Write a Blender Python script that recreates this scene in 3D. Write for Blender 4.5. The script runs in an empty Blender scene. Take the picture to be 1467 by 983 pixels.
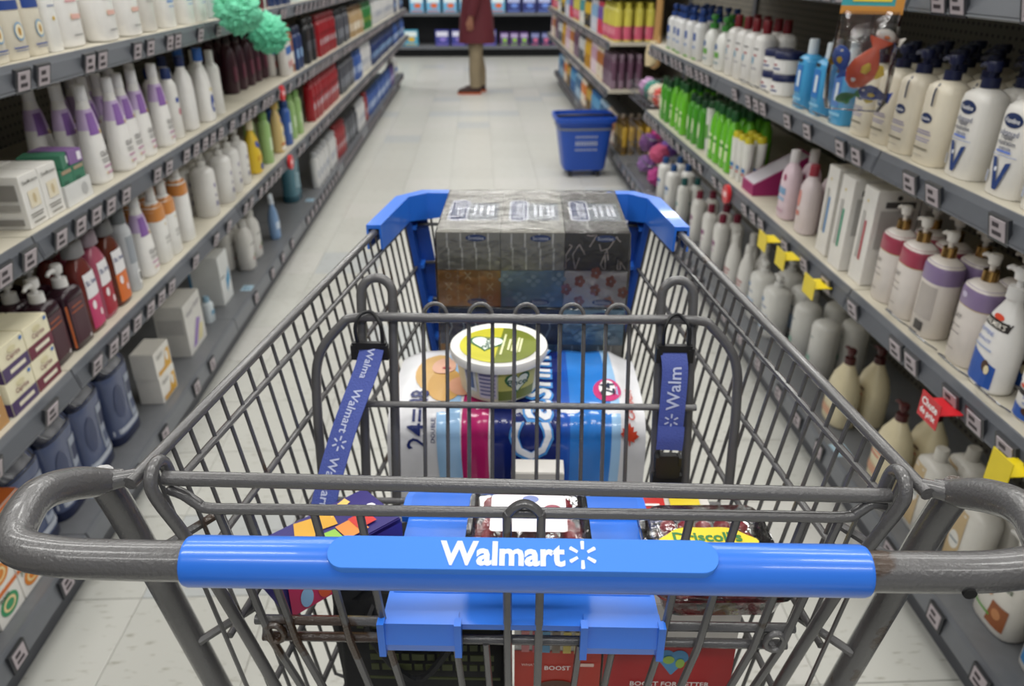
import bpy, bmesh, math, random
from math import sin, cos, pi, radians, sqrt
from mathutils import Vector, Matrix, Euler, noise
random.seed(7)
S = bpy.context.scene
COL = S.collection

# ------------------------------------------------------------------ camera, world, lamps, exposure
FPX = 1090.0; PITCH = radians(26.5); YAW = radians(2.28); CH = 1.36
cam = bpy.data.cameras.new('camera'); cam_o = bpy.data.objects.new('camera', cam); COL.objects.link(cam_o)
cam.sensor_width = 36; cam.lens = FPX / 1467 * 36; cam.clip_start = .02; cam.clip_end = 100
cam_o.location = (0, 0, CH); cam_o.rotation_euler = (pi / 2 - PITCH, 0, -YAW)
cam.dof.use_dof = True; cam.dof.focus_distance = .56; cam.dof.aperture_fstop = 8.5
S.camera = cam_o
w = bpy.data.worlds.new('store_air'); S.world = w; w.use_nodes = True
bgn = w.node_tree.nodes['Background']; bgn.inputs[0].default_value = (.92, .96, 1, 1); bgn.inputs[1].default_value = .31
def strip_light(x, y, lx, power):
    L = bpy.data.lights.new('tube_light', 'AREA'); L.shape = 'RECTANGLE'; L.size = lx; L.size_y = .3
    L.energy = power; L.color = (1, .985, .95)
    o = bpy.data.objects.new('tube_light', L); COL.objects.link(o); o.location = (x, y, 4.1)
for xx in (-2.6, .2, 3.0):
    for yy in (-2.0, .2, 2.4, 4.6, 6.8, 9.0, 11.2):
        strip_light(xx, yy, 1.8, 40)
S.view_settings.view_transform = 'Standard'; S.view_settings.look = 'None'
S.view_settings.exposure = 0.0; S.view_settings.gamma = 1.0; S.view_settings.use_curve_mapping = False

# ------------------------------------------------------------------ pixel -> place on a known plane
F = Vector((sin(YAW) * cos(PITCH), cos(YAW) * cos(PITCH), -sin(PITCH))); R = Vector((cos(YAW), -sin(YAW), 0)); U = R.cross(F)
def yat(px, X, z):
    k = (px - 733.5) / FPX; dz = z - CH
    return (k * (X * F.x + dz * F.z) - X * R.x) / (R.y - k * F.y)

# ------------------------------------------------------------------ materials
def lin(c):
    if isinstance(c, str):
        c = tuple(int(c[i:i + 2], 16) / 255 for i in (0, 2, 4))
    return tuple((v / 12.92 if v <= .04045 else ((v + .055) / 1.055) ** 2.4) for v in c)
MATS = {}
def M(c, rough=.4, metal=0, bump=0, bscale=40, var=.06, coat=0, spec=.5, emit=0):
    key = (c, rough, metal, bump, bscale, var, coat, spec)
    if key in MATS: return MATS[key]
    m = bpy.data.materials.new('surface_%s' % c); m.use_nodes = True
    nt = m.node_tree; b = nt.nodes['Principled BSDF']
    col = lin(c); b.inputs['Roughness'].default_value = rough; b.inputs['Metallic'].default_value = metal
    b.inputs['Coat Weight'].default_value = coat; b.inputs['Specular IOR Level'].default_value = spec
    tc = nt.nodes.new('ShaderNodeTexCoord'); n = nt.nodes.new('ShaderNodeTexNoise'); n.inputs['Scale'].default_value = bscale
    nt.links.new(tc.outputs['Object'], n.inputs['Vector'])
    mx = nt.nodes.new('ShaderNodeMix'); mx.data_type = 'RGBA'
    mx.inputs[6].default_value = (*[v * (1 - var) for v in col], 1); mx.inputs[7].default_value = (*[min(1, v * (1 + var)) for v in col], 1)
    nt.links.new(n.outputs['Fac'], mx.inputs[0]); nt.links.new(mx.outputs[2], b.inputs['Base Color'])
    if bump:
        bp = nt.nodes.new('ShaderNodeBump'); bp.inputs['Strength'].default_value = bump; bp.inputs['Distance'].default_value = .002
        nt.links.new(n.outputs['Fac'], bp.inputs['Height']); nt.links.new(bp.outputs['Normal'], b.inputs['Normal'])
    MATS[key] = m; return m
def mat_metal():
    m = bpy.data.materials.new('chipped_grey_paint'); m.use_nodes = True; nt = m.node_tree; b = nt.nodes['Principled BSDF']
    b.inputs['Roughness'].default_value = .25; b.inputs['Coat Weight'].default_value = .4; b.inputs['Coat Roughness'].default_value = .12
    tc = nt.nodes.new('ShaderNodeTexCoord')
    n = nt.nodes.new('ShaderNodeTexNoise'); n.inputs['Scale'].default_value = 9; n.inputs['Detail'].default_value = 5
    n2 = nt.nodes.new('ShaderNodeTexNoise'); n2.inputs['Scale'].default_value = 420; n2.inputs['Detail'].default_value = 3
    for q in (n, n2): nt.links.new(tc.outputs['Object'], q.inputs['Vector'])
    r = nt.nodes.new('ShaderNodeValToRGB'); e = r.color_ramp.elements
    e[0].position = .345; e[0].color = (.045, .026, .016, 1); e[1].position = .365; e[1].color = (*lin('545354'), 1)
    nt.links.new(n.outputs['Fac'], r.inputs[0]); nt.links.new(r.outputs[0], b.inputs['Base Color'])
    bp = nt.nodes.new('ShaderNodeBump'); bp.inputs['Strength'].default_value = .5; bp.inputs['Distance'].default_value = .0012
    nt.links.new(n2.outputs['Fac'], bp.inputs['Height']); nt.links.new(bp.outputs['Normal'], b.inputs['Normal'])
    return m
METAL = mat_metal()
def mat_film(name, tint=(1, 1, 1), gl=.22, bump=.5, scale=30, rough=.08):
    m = bpy.data.materials.new(name); m.use_nodes = True; nt = m.node_tree; nt.nodes.clear()
    out = nt.nodes.new('ShaderNodeOutputMaterial'); mix = nt.nodes.new('ShaderNodeMixShader')
    t = nt.nodes.new('ShaderNodeBsdfTransparent'); g = nt.nodes.new('ShaderNodeBsdfGlossy'); g.inputs['Roughness'].default_value = rough
    t.inputs[0].default_value = (*tint, 1)
    tc = nt.nodes.new('ShaderNodeTexCoord'); n = nt.nodes.new('ShaderNodeTexNoise'); n.inputs['Scale'].default_value = scale; n.inputs['Detail'].default_value = 4
    bp = nt.nodes.new('ShaderNodeBump'); bp.inputs['Strength'].default_value = bump; bp.inputs['Distance'].default_value = .01
    fr = nt.nodes.new('ShaderNodeFresnel'); fr.inputs[0].default_value = 1.5
    ad = nt.nodes.new('ShaderNodeMath'); ad.operation = 'ADD'; ad.use_clamp = True; ad.inputs[1].default_value = gl
    nt.links.new(tc.outputs['Object'], n.inputs['Vector']); nt.links.new(n.outputs['Fac'], bp.inputs['Height'])
    nt.links.new(bp.outputs[0], g.inputs['Normal']); nt.links.new(bp.outputs[0], fr.inputs['Normal'])
    nt.links.new(fr.outputs[0], ad.inputs[0]); nt.links.new(ad.outputs[0], mix.inputs[0])
    nt.links.new(t.outputs[0], mix.inputs[1]); nt.links.new(g.outputs[0], mix.inputs[2]); nt.links.new(mix.outputs[0], out.inputs[0])
    return m
WRAP = mat_film('crinkled_plastic_wrap', (.99, .99, .99), .02, .45, 45, .14)
CLEAR = mat_film('clear_tray_plastic', (.985, .987, .987), .04, .12, 60)
def mat_peg():
    m = bpy.data.materials.new('perforated_board'); m.use_nodes = True; nt = m.node_tree; b = nt.nodes['Principled BSDF']; b.inputs['Roughness'].default_value = .6
    tc = nt.nodes.new('ShaderNodeTexCoord'); mp = nt.nodes.new('ShaderNodeMapping'); mp.inputs['Scale'].default_value = (40, 40, 40)
    fr = nt.nodes.new('ShaderNodeVectorMath'); fr.operation = 'FRACTION'
    sb = nt.nodes.new('ShaderNodeVectorMath'); sb.operation = 'SUBTRACT'; sb.inputs[1].default_value = (.5, .5, .5)
    ml = nt.nodes.new('ShaderNodeVectorMath'); ml.operation = 'MULTIPLY'; ml.inputs[1].default_value = (0, 1, 1)
    ln = nt.nodes.new('ShaderNodeVectorMath'); ln.operation = 'LENGTH'
    lt = nt.nodes.new('ShaderNodeMath'); lt.operation = 'LESS_THAN'; lt.inputs[1].default_value = .2
    mx = nt.nodes.new('ShaderNodeMix'); mx.data_type = 'RGBA'; mx.inputs[6].default_value = (*lin('6b675e'), 1); mx.inputs[7].default_value = (.01, .01, .01, 1)
    L = nt.links.new
    L(tc.outputs['Object'], mp.inputs[0]); L(mp.outputs[0], fr.inputs[0]); L(fr.outputs[0], sb.inputs[0]); L(sb.outputs[0], ml.inputs[0]); L(ml.outputs[0], ln.inputs[0])
    L(ln.outputs['Value'], lt.inputs[0]); L(lt.outputs[0], mx.inputs[0]); L(mx.outputs[2], b.inputs['Base Color'])
    return m
PEG = mat_peg()
def mat_tile(c, seed):
    m = bpy.data.materials.new('vinyl_tile'); m.use_nodes = True; nt = m.node_tree; b = nt.nodes['Principled BSDF']
    b.inputs['Roughness'].default_value = .3; b.inputs['Specular IOR Level'].default_value = .35
    tc = nt.nodes.new('ShaderNodeTexCoord'); mp = nt.nodes.new('ShaderNodeMapping'); mp.inputs['Location'].default_value = (seed, seed * 2, 0); mp.inputs['Scale'].default_value = (22, 75, 1); mp.inputs['Rotation'].default_value = (0, 0, .5)
    n = nt.nodes.new('ShaderNodeTexNoise'); n.inputs['Scale'].default_value = 1; n.inputs['Detail'].default_value = 5
    r = nt.nodes.new('ShaderNodeValToRGB'); e = r.color_ramp.elements; q = lin(c)
    e[0].position = .28; e[0].color = (q[0] * .62, q[1] * .6, q[2] * .55, 1); e[1].position = .4; e[1].color = (*q, 1)
    L = nt.links.new; L(tc.outputs['Object'], mp.inputs[0]); L(mp.outputs[0], n.inputs[0]); L(n.outputs['Fac'], r.inputs[0]); L(r.outputs[0], b.inputs['Base Color'])
    return m

# ------------------------------------------------------------------ mesh builder
TXT = {}
def text_geo(s, bold=.012):
    if (s, bold) in TXT: return TXT[s, bold]
    c = bpy.data.curves.new('t', 'FONT'); c.body = s; c.align_x = 'CENTER'; c.align_y = 'CENTER'; c.resolution_u = 2; c.offset = bold
    o = bpy.data.objects.new('t', c); COL.objects.link(o)
    dg = bpy.context.evaluated_depsgraph_get(); me = bpy.data.meshes.new_from_object(o.evaluated_get(dg))
    v = [tuple(p.co[:2]) for p in me.vertices]; f = [tuple(p.vertices) for p in me.polygons]
    bpy.data.objects.remove(o); bpy.data.curves.remove(c); bpy.data.meshes.remove(me)
    x0 = min(p[0] for p in v); x1 = max(p[0] for p in v); y0 = min(p[1] for p in v); y1 = max(p[1] for p in v)
    v = [(p[0] - (x0 + x1) / 2, p[1] - (y0 + y1) / 2) for p in v]
    TXT[s, bold] = (v, f, x1 - x0, y1 - y0); return TXT[s, bold]
class MB:
    def __init__(s): s.v = []; s.f = []
    def add(s, v, f):
        o = len(s.v); s.v += [tuple(p) for p in v]; s.f += [tuple(i + o for i in q) for q in f]; return s
    def box(s, a, b, T=None):
        x0, y0, z0 = a; x1, y1, z1 = b
        v = [Vector(p) for p in ((x0, y0, z0), (x1, y0, z0), (x1, y1, z0), (x0, y1, z0), (x0, y0, z1), (x1, y0, z1), (x1, y1, z1), (x0, y1, z1))]
        if T: v = [T @ p for p in v]
        return s.add(v, [(0, 3, 2, 1), (4, 5, 6, 7), (0, 1, 5, 4), (1, 2, 6, 5), (2, 3, 7, 6), (3, 0, 4, 7)])
    def rings(s, rs, cap=True, closed=False):
        n = len(rs[0]); v = [p for r in rs for p in r]; f = []
        m = len(rs)
        for i in range(m if closed else m - 1):
            for j in range(n):
                f.append((i * n + j, i * n + (j + 1) % n, ((i + 1) % m) * n + (j + 1) % n, ((i + 1) % m) * n + j))
        if cap and not closed: f += [tuple(range(n - 1, -1, -1)), tuple((m - 1) * n + j for j in range(n))]
        return s.add(v, f)
    def loft(s, prof, n=20, c=(0, 0)):
        return s.rings([[(c[0] + q[0], c[1] + q[1], p[0]) for q in sup(p[1], p[2], p[3], n)] for p in prof])
    def tube(s, pts, r, n=8, closed=False):
        P = [Vector(p) for p in pts]; m = len(P); rs = []
        t0 = (P[1] - P[0]).normalized(); a = t0.orthogonal().normalized()
        for i, p in enumerate(P):
            t = ((P[(i + 1) % m] - P[i - 1]) if closed else (P[min(i + 1, m - 1)] - P[max(i - 1, 0)])).normalized()
            a = (a - t * a.dot(t)).normalized(); b = t.cross(a); rr = r[i] if isinstance(r, (list, tuple)) else r
            rs.append([p + (a * cos(2 * pi * k / n) + b * sin(2 * pi * k / n)) * rr for k in range(n)])
        return s.rings(rs, True, closed)
    def prism(s, poly, z0, z1, T=None):
        n = len(poly); v = [Vector((p[0], p[1], z0)) for p in poly] + [Vector((p[0], p[1], z1)) for p in poly]
        if T: v = [T @ p for p in v]
        return s.add(v, [tuple(range(n - 1, -1, -1)), tuple(range(n, 2 * n))] + [(i, (i + 1) % n, n + (i + 1) % n, n + i) for i in range(n)])
    def grid(s, fn, nu, nv):
        v = [fn(i / nu, j / nv) for j in range(nv + 1) for i in range(nu + 1)]
        return s.add(v, [(j * (nu + 1) + i, j * (nu + 1) + i + 1, (j + 1) * (nu + 1) + i + 1, (j + 1) * (nu + 1) + i) for j in range(nv) for i in range(nu)])
    def text(s, t, width, fn, maxh=None, fine=None, bold=.012):
        v, f, tw, th = text_geo(t, bold); k = width / tw
        if maxh and th * k > maxh: k = maxh / th
        if fine:
            bm = bmesh.new(); bv = [bm.verts.new((x * k, y * k, 0)) for x, y in v]
            for q in f:
                try: bm.faces.new([bv[i] for i in q])
                except ValueError: pass
            for _ in range(4):
                bmesh.ops.triangulate(bm, faces=bm.faces[:]); lg = [e for e in bm.edges if e.calc_length() > fine]
                if not lg: break
                bmesh.ops.subdivide_edges(bm, edges=lg, cuts=1)
            bm.verts.index_update(); v = [(q.co.x / k, q.co.y / k) for q in bm.verts]; f = [tuple(q.index for q in p.verts) for p in bm.faces]; bm.free()
        return s.add([fn(x * k, y * k) for x, y in v], f)
    def mesh(s, name, mat, smooth=False):
        me = bpy.data.meshes.new(name); me.from_pydata([tuple(p) for p in s.v], [], s.f)
        for m in (mat if isinstance(mat, (list, tuple)) else [mat]): me.materials.append(m)
        if smooth:
            me.polygons.foreach_set('use_smooth', [True] * len(me.polygons)); me.update()
            try: me.set_sharp_from_angle(angle=radians(45))
            except Exception: pass
        me.validate(); return me
def sup(a, b, e, n):
    r = []
    for k in range(n):
        t = 2 * pi * k / n; c = cos(t); q = sin(t)
        r.append((a * math.copysign(abs(c) ** (2 / e), c), b * math.copysign(abs(q) ** (2 / e), q)))
    return r
def arc(cx, cy, r, a0, a1, n=8): return [(cx + r * cos(radians(a0 + (a1 - a0) * i / n)), cy + r * sin(radians(a0 + (a1 - a0) * i / n))) for i in range(n + 1)]
def rrect(x0, y0, x1, y1, r, n=5): return arc(x1 - r, y1 - r, r, 0, 90, n) + arc(x0 + r, y1 - r, r, 90, 180, n) + arc(x0 + r, y0 + r, r, 180, 270, n) + arc(x1 - r, y0 + r, r, 270, 360, n)
def smoothpath(pts, k=6):
    P = [Vector(p) for p in pts]; o = []
    for i in range(len(P) - 1):
        a, b, c, d = P[max(i - 1, 0)], P[i], P[i + 1], P[min(i + 2, len(P) - 1)]
        for j in range(k):
            t = j / k; o.append(.5 * (2 * b + (c - a) * t + (2 * a - 5 * b + 4 * c - d) * t * t + (3 * b - a - 3 * c + d) * t ** 3))
    return o + [P[-1]]

# ------------------------------------------------------------------ objects
def link(name, data, parent=None, loc=None):
    o = bpy.data.objects.new(name, data); COL.objects.link(o)
    if parent: o.parent = parent
    if loc: o.location = loc
    return o
def tag(o, label, cat, group=None):
    o['label'] = label; o['category'] = cat
    if group: o['group'] = group
    return o
def thing(name, label, cat, loc=(0, 0, 0), rot=(0, 0, 0), group=None):
    o = link(name, None); o.location = loc; o.rotation_euler = rot; o.empty_display_size = .05
    return tag(o, label, cat, group)
def struct(name, mesh, parent=None):
    o = link(name, mesh, parent); o['kind'] = 'structure'; return o
def spawn(kind, name, label, cat, loc, rz=0, group=None, rx=0, ry=0):
    o = thing(name, label, cat, loc, (rx, ry, rz), group)
    for pn, me, subs in kind['parts']:
        p = link(pn, me, o)
        for sn, sm in subs: link(sn, sm, p)
    return o

# ------------------------------------------------------------------ product kinds
PROF = {
 'oval': [(0, .86), (.012, .96), (.03, 1), (.62, 1), (.80, .92), (.91, .68), (.97, .42)],
 'tall': [(0, .93), (.02, 1), (.86, 1), (.92, .93), (.965, .7)],
 'taper': [(0, .9), (.02, .98), (.05, 1), (.35, .97), (.62, .84), (.82, .66), (.93, .5)],
 'pear': [(0, .9), (.02, .98), (.05, 1), (.45, 1), (.62, .93), (.78, .76), (.9, .5), (.97, .36)],
 'bag': [(0, .98), (.04, 1.0), (.12, .97), (.4, .9), (.7, .97), (.86, 1.0)],
 'sq': [(0, .96), (.015, 1), (.84, 1), (.92, .93), (.965, .7)],
 'jar': [(0, .95), (.04, 1), (.95, 1), (1, .97)],
 'tube': [(0, .62), (.04, .66), (.5, .86), (1, 1)],
}
class Face:
    """maps (x -1..1, z 0..1) to a point on a bottle front, or a box face"""
    def __init__(s, w, d, bh, prof=None, e=2.4, face='F'): s.w, s.d, s.bh, s.prof, s.e, s.face = w, d, bh, prof, e, face
    def at(s, x, z, off=.0006):
        if s.prof is None:
            if s.face == 'F': return (x * s.w / 2, -s.d / 2 - off, z * s.bh)
            if s.face == 'R': return (s.w / 2 + off, x * s.d / 2, z * s.bh)
            if s.face == 'L': return (-s.w / 2 - off, -x * s.d / 2, z * s.bh)
            return (x * s.w / 2, (z - .5) * s.d, s.bh + off)
        zz = z * s.bh; P = s.prof
        for i in range(len(P) - 1):
            if zz <= P[i + 1][0]: break
        a, b = P[i], P[i + 1]; t = min(1, max(0, (zz - a[0]) / max(1e-6, b[0] - a[0])))
        rx = a[1] + (b[1] - a[1]) * t; ry = a[2] + (b[2] - a[2]) * t
        q = min(.97, abs(x * s.w / 2) / rx); X = math.copysign(q * rx, x)
        return (X, -ry * (1 - q ** s.e) ** (1 / s.e) - off, zz)
    def size(s): return {'F': (s.w, s.bh), 'R': (s.d, s.bh), 'L': (s.d, s.bh), 'T': (s.w, s.d)}[s.face]
def decals(mk, specs):
    """flat print: each colour on each face becomes one printed part; lettering stays apart"""
    groups = {}
    for sp in specs:
        t, col = sp[0], sp[1]; a = list(sp[2:]); face = 'F'
        if isinstance(a[-1], str) and a[-1] in ('F', 'L', 'R', 'T') and (t != 't' or len(a) > 4): face = a.pop()
        f = mk(face); W, Hh = f.size()
        nm = 'lettering' if t == 't' else 'printed_label'
        g = groups.setdefault((nm, col, len(groups) if t != 't' else 0), MB())
        lv = .0006 + .00025 * (len(groups))
        if t == 'r':
            cx, cz, ww, hh = a; g.grid(lambda u, v: f.at(min(1, max(-1, cx + (u - .5) * 4 * ww)), cz + (v - .5) * hh, lv), 8, 4)
        elif t == 'o':
            cx, cz, ww, hh = a
            g.grid(lambda u, v: f.at(cx + v * ww * cos(2 * pi * u), cz + v * hh / 2 * sin(2 * pi * u), lv), 20, 3)
        elif t == 'q':
            c = a[0]
            g.grid(lambda u, v: f.at(*[(c[0][i] * (1 - u) + c[1][i] * u) * (1 - v) + (c[3][i] * (1 - u) + c[2][i] * u) * v for i in (0, 1)], lv), 6, 6)
        elif t == 't':
            cx, cz, sz, s = a
            g.text(s, sz * W, lambda x, y: f.at(cx + x / (W / 2), cz + y / Hh, .0022))
    return [(k[0], g.mesh(k[0], M(k[1], .45)), []) for k, g in groups.items() if g.v]
def bottle(w, d, h, shape, body, cap=None, dec=(), e=2.4, rough=.32, n=20, bands=()):
    parts = []; ch = 0; r = .012
    if cap: ct, cc, r, ch = cap
    bh = h - ch
    prof = [(z * bh, w / 2 * s, d / 2 * s, e) for z, s in PROF[shape]]
    if cap: prof.append((bh, r * .95, r * .95, 2))
    elif shape not in ('jar', 'tube', 'bag'): prof.append((bh, w * .12, w * .12, 2))
    elif shape == 'bag': prof.append((bh, w * .5, d * .12, e))
    b = MB().loft(prof, n); parts.append(['body', b.mesh('body', M(body, rough), True), []])
    fc = Face(w, d, bh, prof, e)
    if cap:
        cm = M(cc, .35); m = MB()
        if ct == 'flip':
            m.loft([(bh, r, r, 2), (h - .003, r * .96, r * .96, 2), (h, r * .85, r * .85, 2)], 16); parts.append(['cap', m.mesh('cap', cm, True), []])
        elif ct == 'wide':
            m.loft([(bh, w * .36, d * .40, e), (h - .004, w * .33, d * .37, e), (h, w * .28, d * .3, e)], 16); parts.append(['cap', m.mesh('cap', cm, True), []])
        elif ct == 'jar':
            m.loft([(bh, w / 2 * 1.03, w / 2 * 1.03, 2), (h - .003, w / 2 * 1.03, w / 2 * 1.03, 2), (h, w / 2 * .97, w / 2 * .97, 2)], 24); parts.append(['lid', m.mesh('lid', cm, True), []])
        elif ct in ('pump', 'gold'):
            c1 = M('b8935a', .25, 1) if ct == 'gold' else cm
            a = MB().loft([(bh, r * 1.05, r * 1.05, 2), (bh + ch * .38, r, r, 2)], 16)
            parts.append(['pump_collar', a.mesh('pump_collar', c1, True), []])
            m.loft([(bh + ch * .38, r * .38, r * .38, 2), (bh + ch * .62, r * .38, r * .38, 2)], 10)
            m.loft([(bh + ch * .62, r * .8, r * .7, 2), (h - ch * .12, r * .85, r * .8, 2.5), (h, r * .7, r * .65, 2.5)], 12)
            m.tube([(-r * .3, 0, h - ch * .2), (-r * 1.9, 0, h - ch * .17), (-r * 2.5, 0, h - ch * .26)], [r * .42, r * .34, r * .26], 8)
            parts.append(['pump_head', m.mesh('pump_head', cm if ct != 'gold' else M('e4dfd8', .35), True), []])
        elif ct == 'spray':
            m.loft([(bh, r, r, 2), (bh + ch * .6, r * .8, r * .8, 2), (h, r * .75, r * .6, 3)], 12)
            m.box((-r * 2, -r * .35, h - ch * .35), (0, r * .35, h - ch * .05)); parts.append(['trigger_head', m.mesh('trigger_head', cm), []])
    for z0, z1, colr in bands:
        q = []
        for i in range(7):
            z = (z0 + (z1 - z0) * i / 6) * bh
            for k in range(len(prof) - 1):
                if z <= prof[k + 1][0]: break
            A, B = prof[k], prof[k + 1]; t = min(1, max(0, (z - A[0]) / max(1e-6, B[0] - A[0])))
            q.append((z, A[1] + (B[1] - A[1]) * t + .0004, A[2] + (B[2] - A[2]) * t + .0004, e))
        parts.append(['colour_band', MB().rings([[(p[0], p[1], s[0]) for p in sup(s[1], s[2], e, n)] for s in q], False).mesh('colour_band', M(colr, rough), True), []])
    parts += decals(lambda face: fc, dec)
    return dict(parts=parts, w=w, d=d, h=h)
def carton(w, d, h, body, dec=(), rough=.5):
    T = .0012
    m = MB().box((-w / 2, -d / 2, T), (w / 2, d / 2, h - T)).box((-w / 2 + T, -d / 2 + T, 0), (w / 2 - T, d / 2 - T, h))
    parts = [['carton_body', m.mesh('carton_body', M(body, rough)), []]]
    parts += decals(lambda face: Face(w, d, h, None, 2, face), dec)
    return dict(parts=parts, w=w, d=d, h=h)

# ------------------------------------------------------------------ floor of vinyl tiles
fl = struct('floor', MB().box((-5, -3, -.05), (5, 16, -.004)).mesh('floor', M('8f8d84', .6)))
struct('ceiling', MB().box((-5, -3, 4.3), (5, 16, 4.35)).mesh('ceiling', M('d8d8d4', .7)))
TS = .305
tile_m = [mat_tile(c, i * 3.7) for i, c in enumerate(('c9c9c3', 'c6c6c0', 'cccbc6', 'bdc0c0'))]
def tile_mesh(i):
    g = .0009; h = TS / 2 - g; b = .0012
    return MB().rings([[(x * (h - q), y * (h - q), z) for x, y in ((-1, -1), (1, -1), (1, 1), (-1, 1))] for z, q in ((-.004, 0), (-.0008, 0), (0, b))]).mesh('tile', tile_m[i])
tiles = [tile_mesh(i) for i in range(4)]
cells = []
for j in range(-8, 52):
    for i in range(-16, 17):
        x = i * TS - .07; y = j * TS + .02
        cells.append((abs(x) > 1.15 or y < .9, y if abs(x) <= 1.15 else 50 + y, i, j, x, y))
cells.sort()
rest = MB(); n_t = 0
for far, _, i, j, x, y in cells:
    k = random.choices((0, 1, 2, 3), (5, 4, 4, 1))[0]
    if not far and n_t < 290:
        link('tile', tiles[k], fl, (x, y, 0)); n_t += 1
    else:
        h = TS / 2 - .0009
        rest.box((x - h, y - h, -.004), (x + h, y + h, 0))
ro = link('distant_tiles', rest.mesh('distant_tiles', tile_m[0]), fl); ro['kind'] = 'stuff'

# ------------------------------------------------------------------ gondola shelving
SHELF = M('c3bdad', .5, var=.1, bscale=12); RAIL = M('6a6d73', .38); RAILD = M('585b61', .45); DECK = M('74767a', .42, var=.1); KICK = M('4e5057', .5)
TAGP = M('b5abb0', .55); TAGH = M('2b2d32', .4); TAGINK = M('3a3238', .6)
def tag_mesh():
    m = MB(); m.box((-.027, -.005, -.023), (.027, .002, .023)); nf = len(m.f)
    m.box((-.020, -.0066, -.017), (.020, -.005, .018)); nf2 = len(m.f)
    m.box((-.013, -.0072, .004), (.004, -.0066, .012)); m.box((-.013, -.0072, -.010), (.011, -.0066, -.003))
    me = m.mesh('price_tag', [TAGH, TAGP, TAGINK])
    for i, p in enumerate(me.polygons): p.material_index = 0 if i < nf else (1 if i < nf2 else 2)
    return me
TAG = tag_mesh()
BACK = 1.37
def shelf_parts(sx, lip, z, y0, y1, name='shelf'):
    a, b = sorted((sx * lip, sx * BACK))
    plate = MB().box((a, y0 + .002, z - .022), (b, y1 - .002, z))
    f = sx * lip; o = -sx
    L = y1 - y0
    # front rail: a thin top bead and a slanted channel, seen as one strip
    rail = MB()
    pr = [(f, z + .001), (f + o * .004, z + .001), (f + o * .006, z - .008), (f + o * .016, z - .046), (f + o * .012, z - .049), (f, z - .022)]
    rail.rings([[(x, y, zz) for x, zz in pr] for y in (y0 + .003, y1 - .003)])
    groove = MB()
    g2 = [(f + o * .0072, z - .012), (f + o * .0152, z - .041), (f + o * .0166, z - .041), (f + o * .0086, z - .012)]
    groove.rings([[(x, y, zz) for x, zz in g2] for y in (y0 + .006, y1 - .006)])
    return plate, rail, groove
def gondola(sx, y0, y1, lips, label, levels_tag=None, base=True, far=False):
    u = thing('shelf_unit', label, 'shelf', (sx * BACK, (y0 + y1) / 2, 0)); loc = Vector(u.location)
    sh = lambda m: setattr(m, 'v', [tuple(Vector(p) - loc) for p in m.v]) or m
    x0, x1 = sorted((sx * BACK, sx * (BACK + .03)))
    link('back_panel', sh(MB().box((x0, y0, .02), (x1, y1, 1.95))).mesh('back_panel', PEG), u)
    for yy in (y0 + .012, y1 - .012):
        a, b = sorted((sx * (BACK - .012), sx * BACK)); link('upright', sh(MB().box((a, yy - .012, .02), (b, yy + .012, 1.95))).mesh('upright', KICK), u)
    a, b = sorted((sx * .958, sx * BACK))
    dk = link('base_deck', sh(MB().box((a, y0 + .001, .125), (b, y1 - .001, .15))).mesh('base_deck', DECK), u)
    pr = [(sx * .958, .151), (sx * .953, .151), (sx * .949, .142), (sx * .944, .10), (sx * .948, .097), (sx * .958, .125)]
    link('deck_rail', sh(MB().rings([[(x, y, zz) for x, zz in pr] for y in (y0 + .003, y1 - .003)])).mesh('deck_rail', RAIL), dk)
    a, b = sorted((sx * .995, sx * 1.01))
    link('kick_plate', sh(MB().box((a, y0, 0), (b, y1, .125))).mesh('kick_plate', KICK), u)
    for li, (lip, z) in enumerate(lips):
        p, r, g = shelf_parts(sx, lip, z, y0, y1)
        s = link('shelf', sh(p).mesh('shelf', SHELF), u)
        link('price_rail', sh(r).mesh('price_rail', RAIL), s); link('rail_channel', sh(g).mesh('rail_channel', RAILD), s)
        y = y0 + random.uniform(.05, .1); tilt = math.atan2(.010, .038)
        while y < y1 - .05:
            t = link('price_tag', TAG, s); t.location = Vector((sx * lip - sx * .0155, y, z - .027)) - loc
            t.rotation_euler = (0, 0, sx * -pi / 2); t.rotation_euler = (Matrix.Rotation(-sx * pi / 2, 4, 'Z') @ Matrix.Rotation(tilt, 4, 'X')).to_euler()
            y += random.choice((.062, .075, .085, .14, .2)) if not far else random.choice((.06, .075, .09, .12))
    y = y0 + random.uniform(.1, .3)
    while y < y1 - .06:
        t = link('price_tag', TAG, dk); t.location = Vector((sx * .945, y, .122)) - loc
        t.rotation_euler = (0, 0, -sx * pi / 2); y += random.choice((.16, .2, .28)) if not far else .11
    return u
LZ = [(.88, .59), (.88, .885), (.88, 1.19)]; RZ = [(.86, .68), (.86, 1.0), (.86, 1.325)]; CZ = [(.86, .595), (.86, .895), (.86, 1.2)]
ords = ['nearest', 'second', 'third', 'fourth', 'fifth', 'sixth', 'seventh', 'eighth', 'ninth', 'tenth', '11th', '12th', '13th', '14th', '15th', '16th', '17th', '18th', '19th', '20th']
for i in range(9):
    y0 = -.99 + 1.22 * i
    gondola(-1, y0, y0 + 1.22, LZ, 'grey three-shelf unit along the left side, %s from the camera' % ords[i], far=i > 3)
for i in range(4):
    y0 = -.83 + 1.22 * i
    gondola(1, y0, y0 + 1.22, RZ, 'grey shelf unit of lotions along the right side, %s from the camera' % ords[i], far=i > 2)
gondola(1, 4.05, 5.33, [], 'pegboard unit without shelves beyond the blue and green lotions on the right')
for i in range(4):
    y0 = 5.33 + 1.22 * i
    gondola(1, y0, y0 + 1.22, CZ, 'far right shelf unit of colourful tubes, %s from the camera' % ords[i], far=True)
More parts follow.
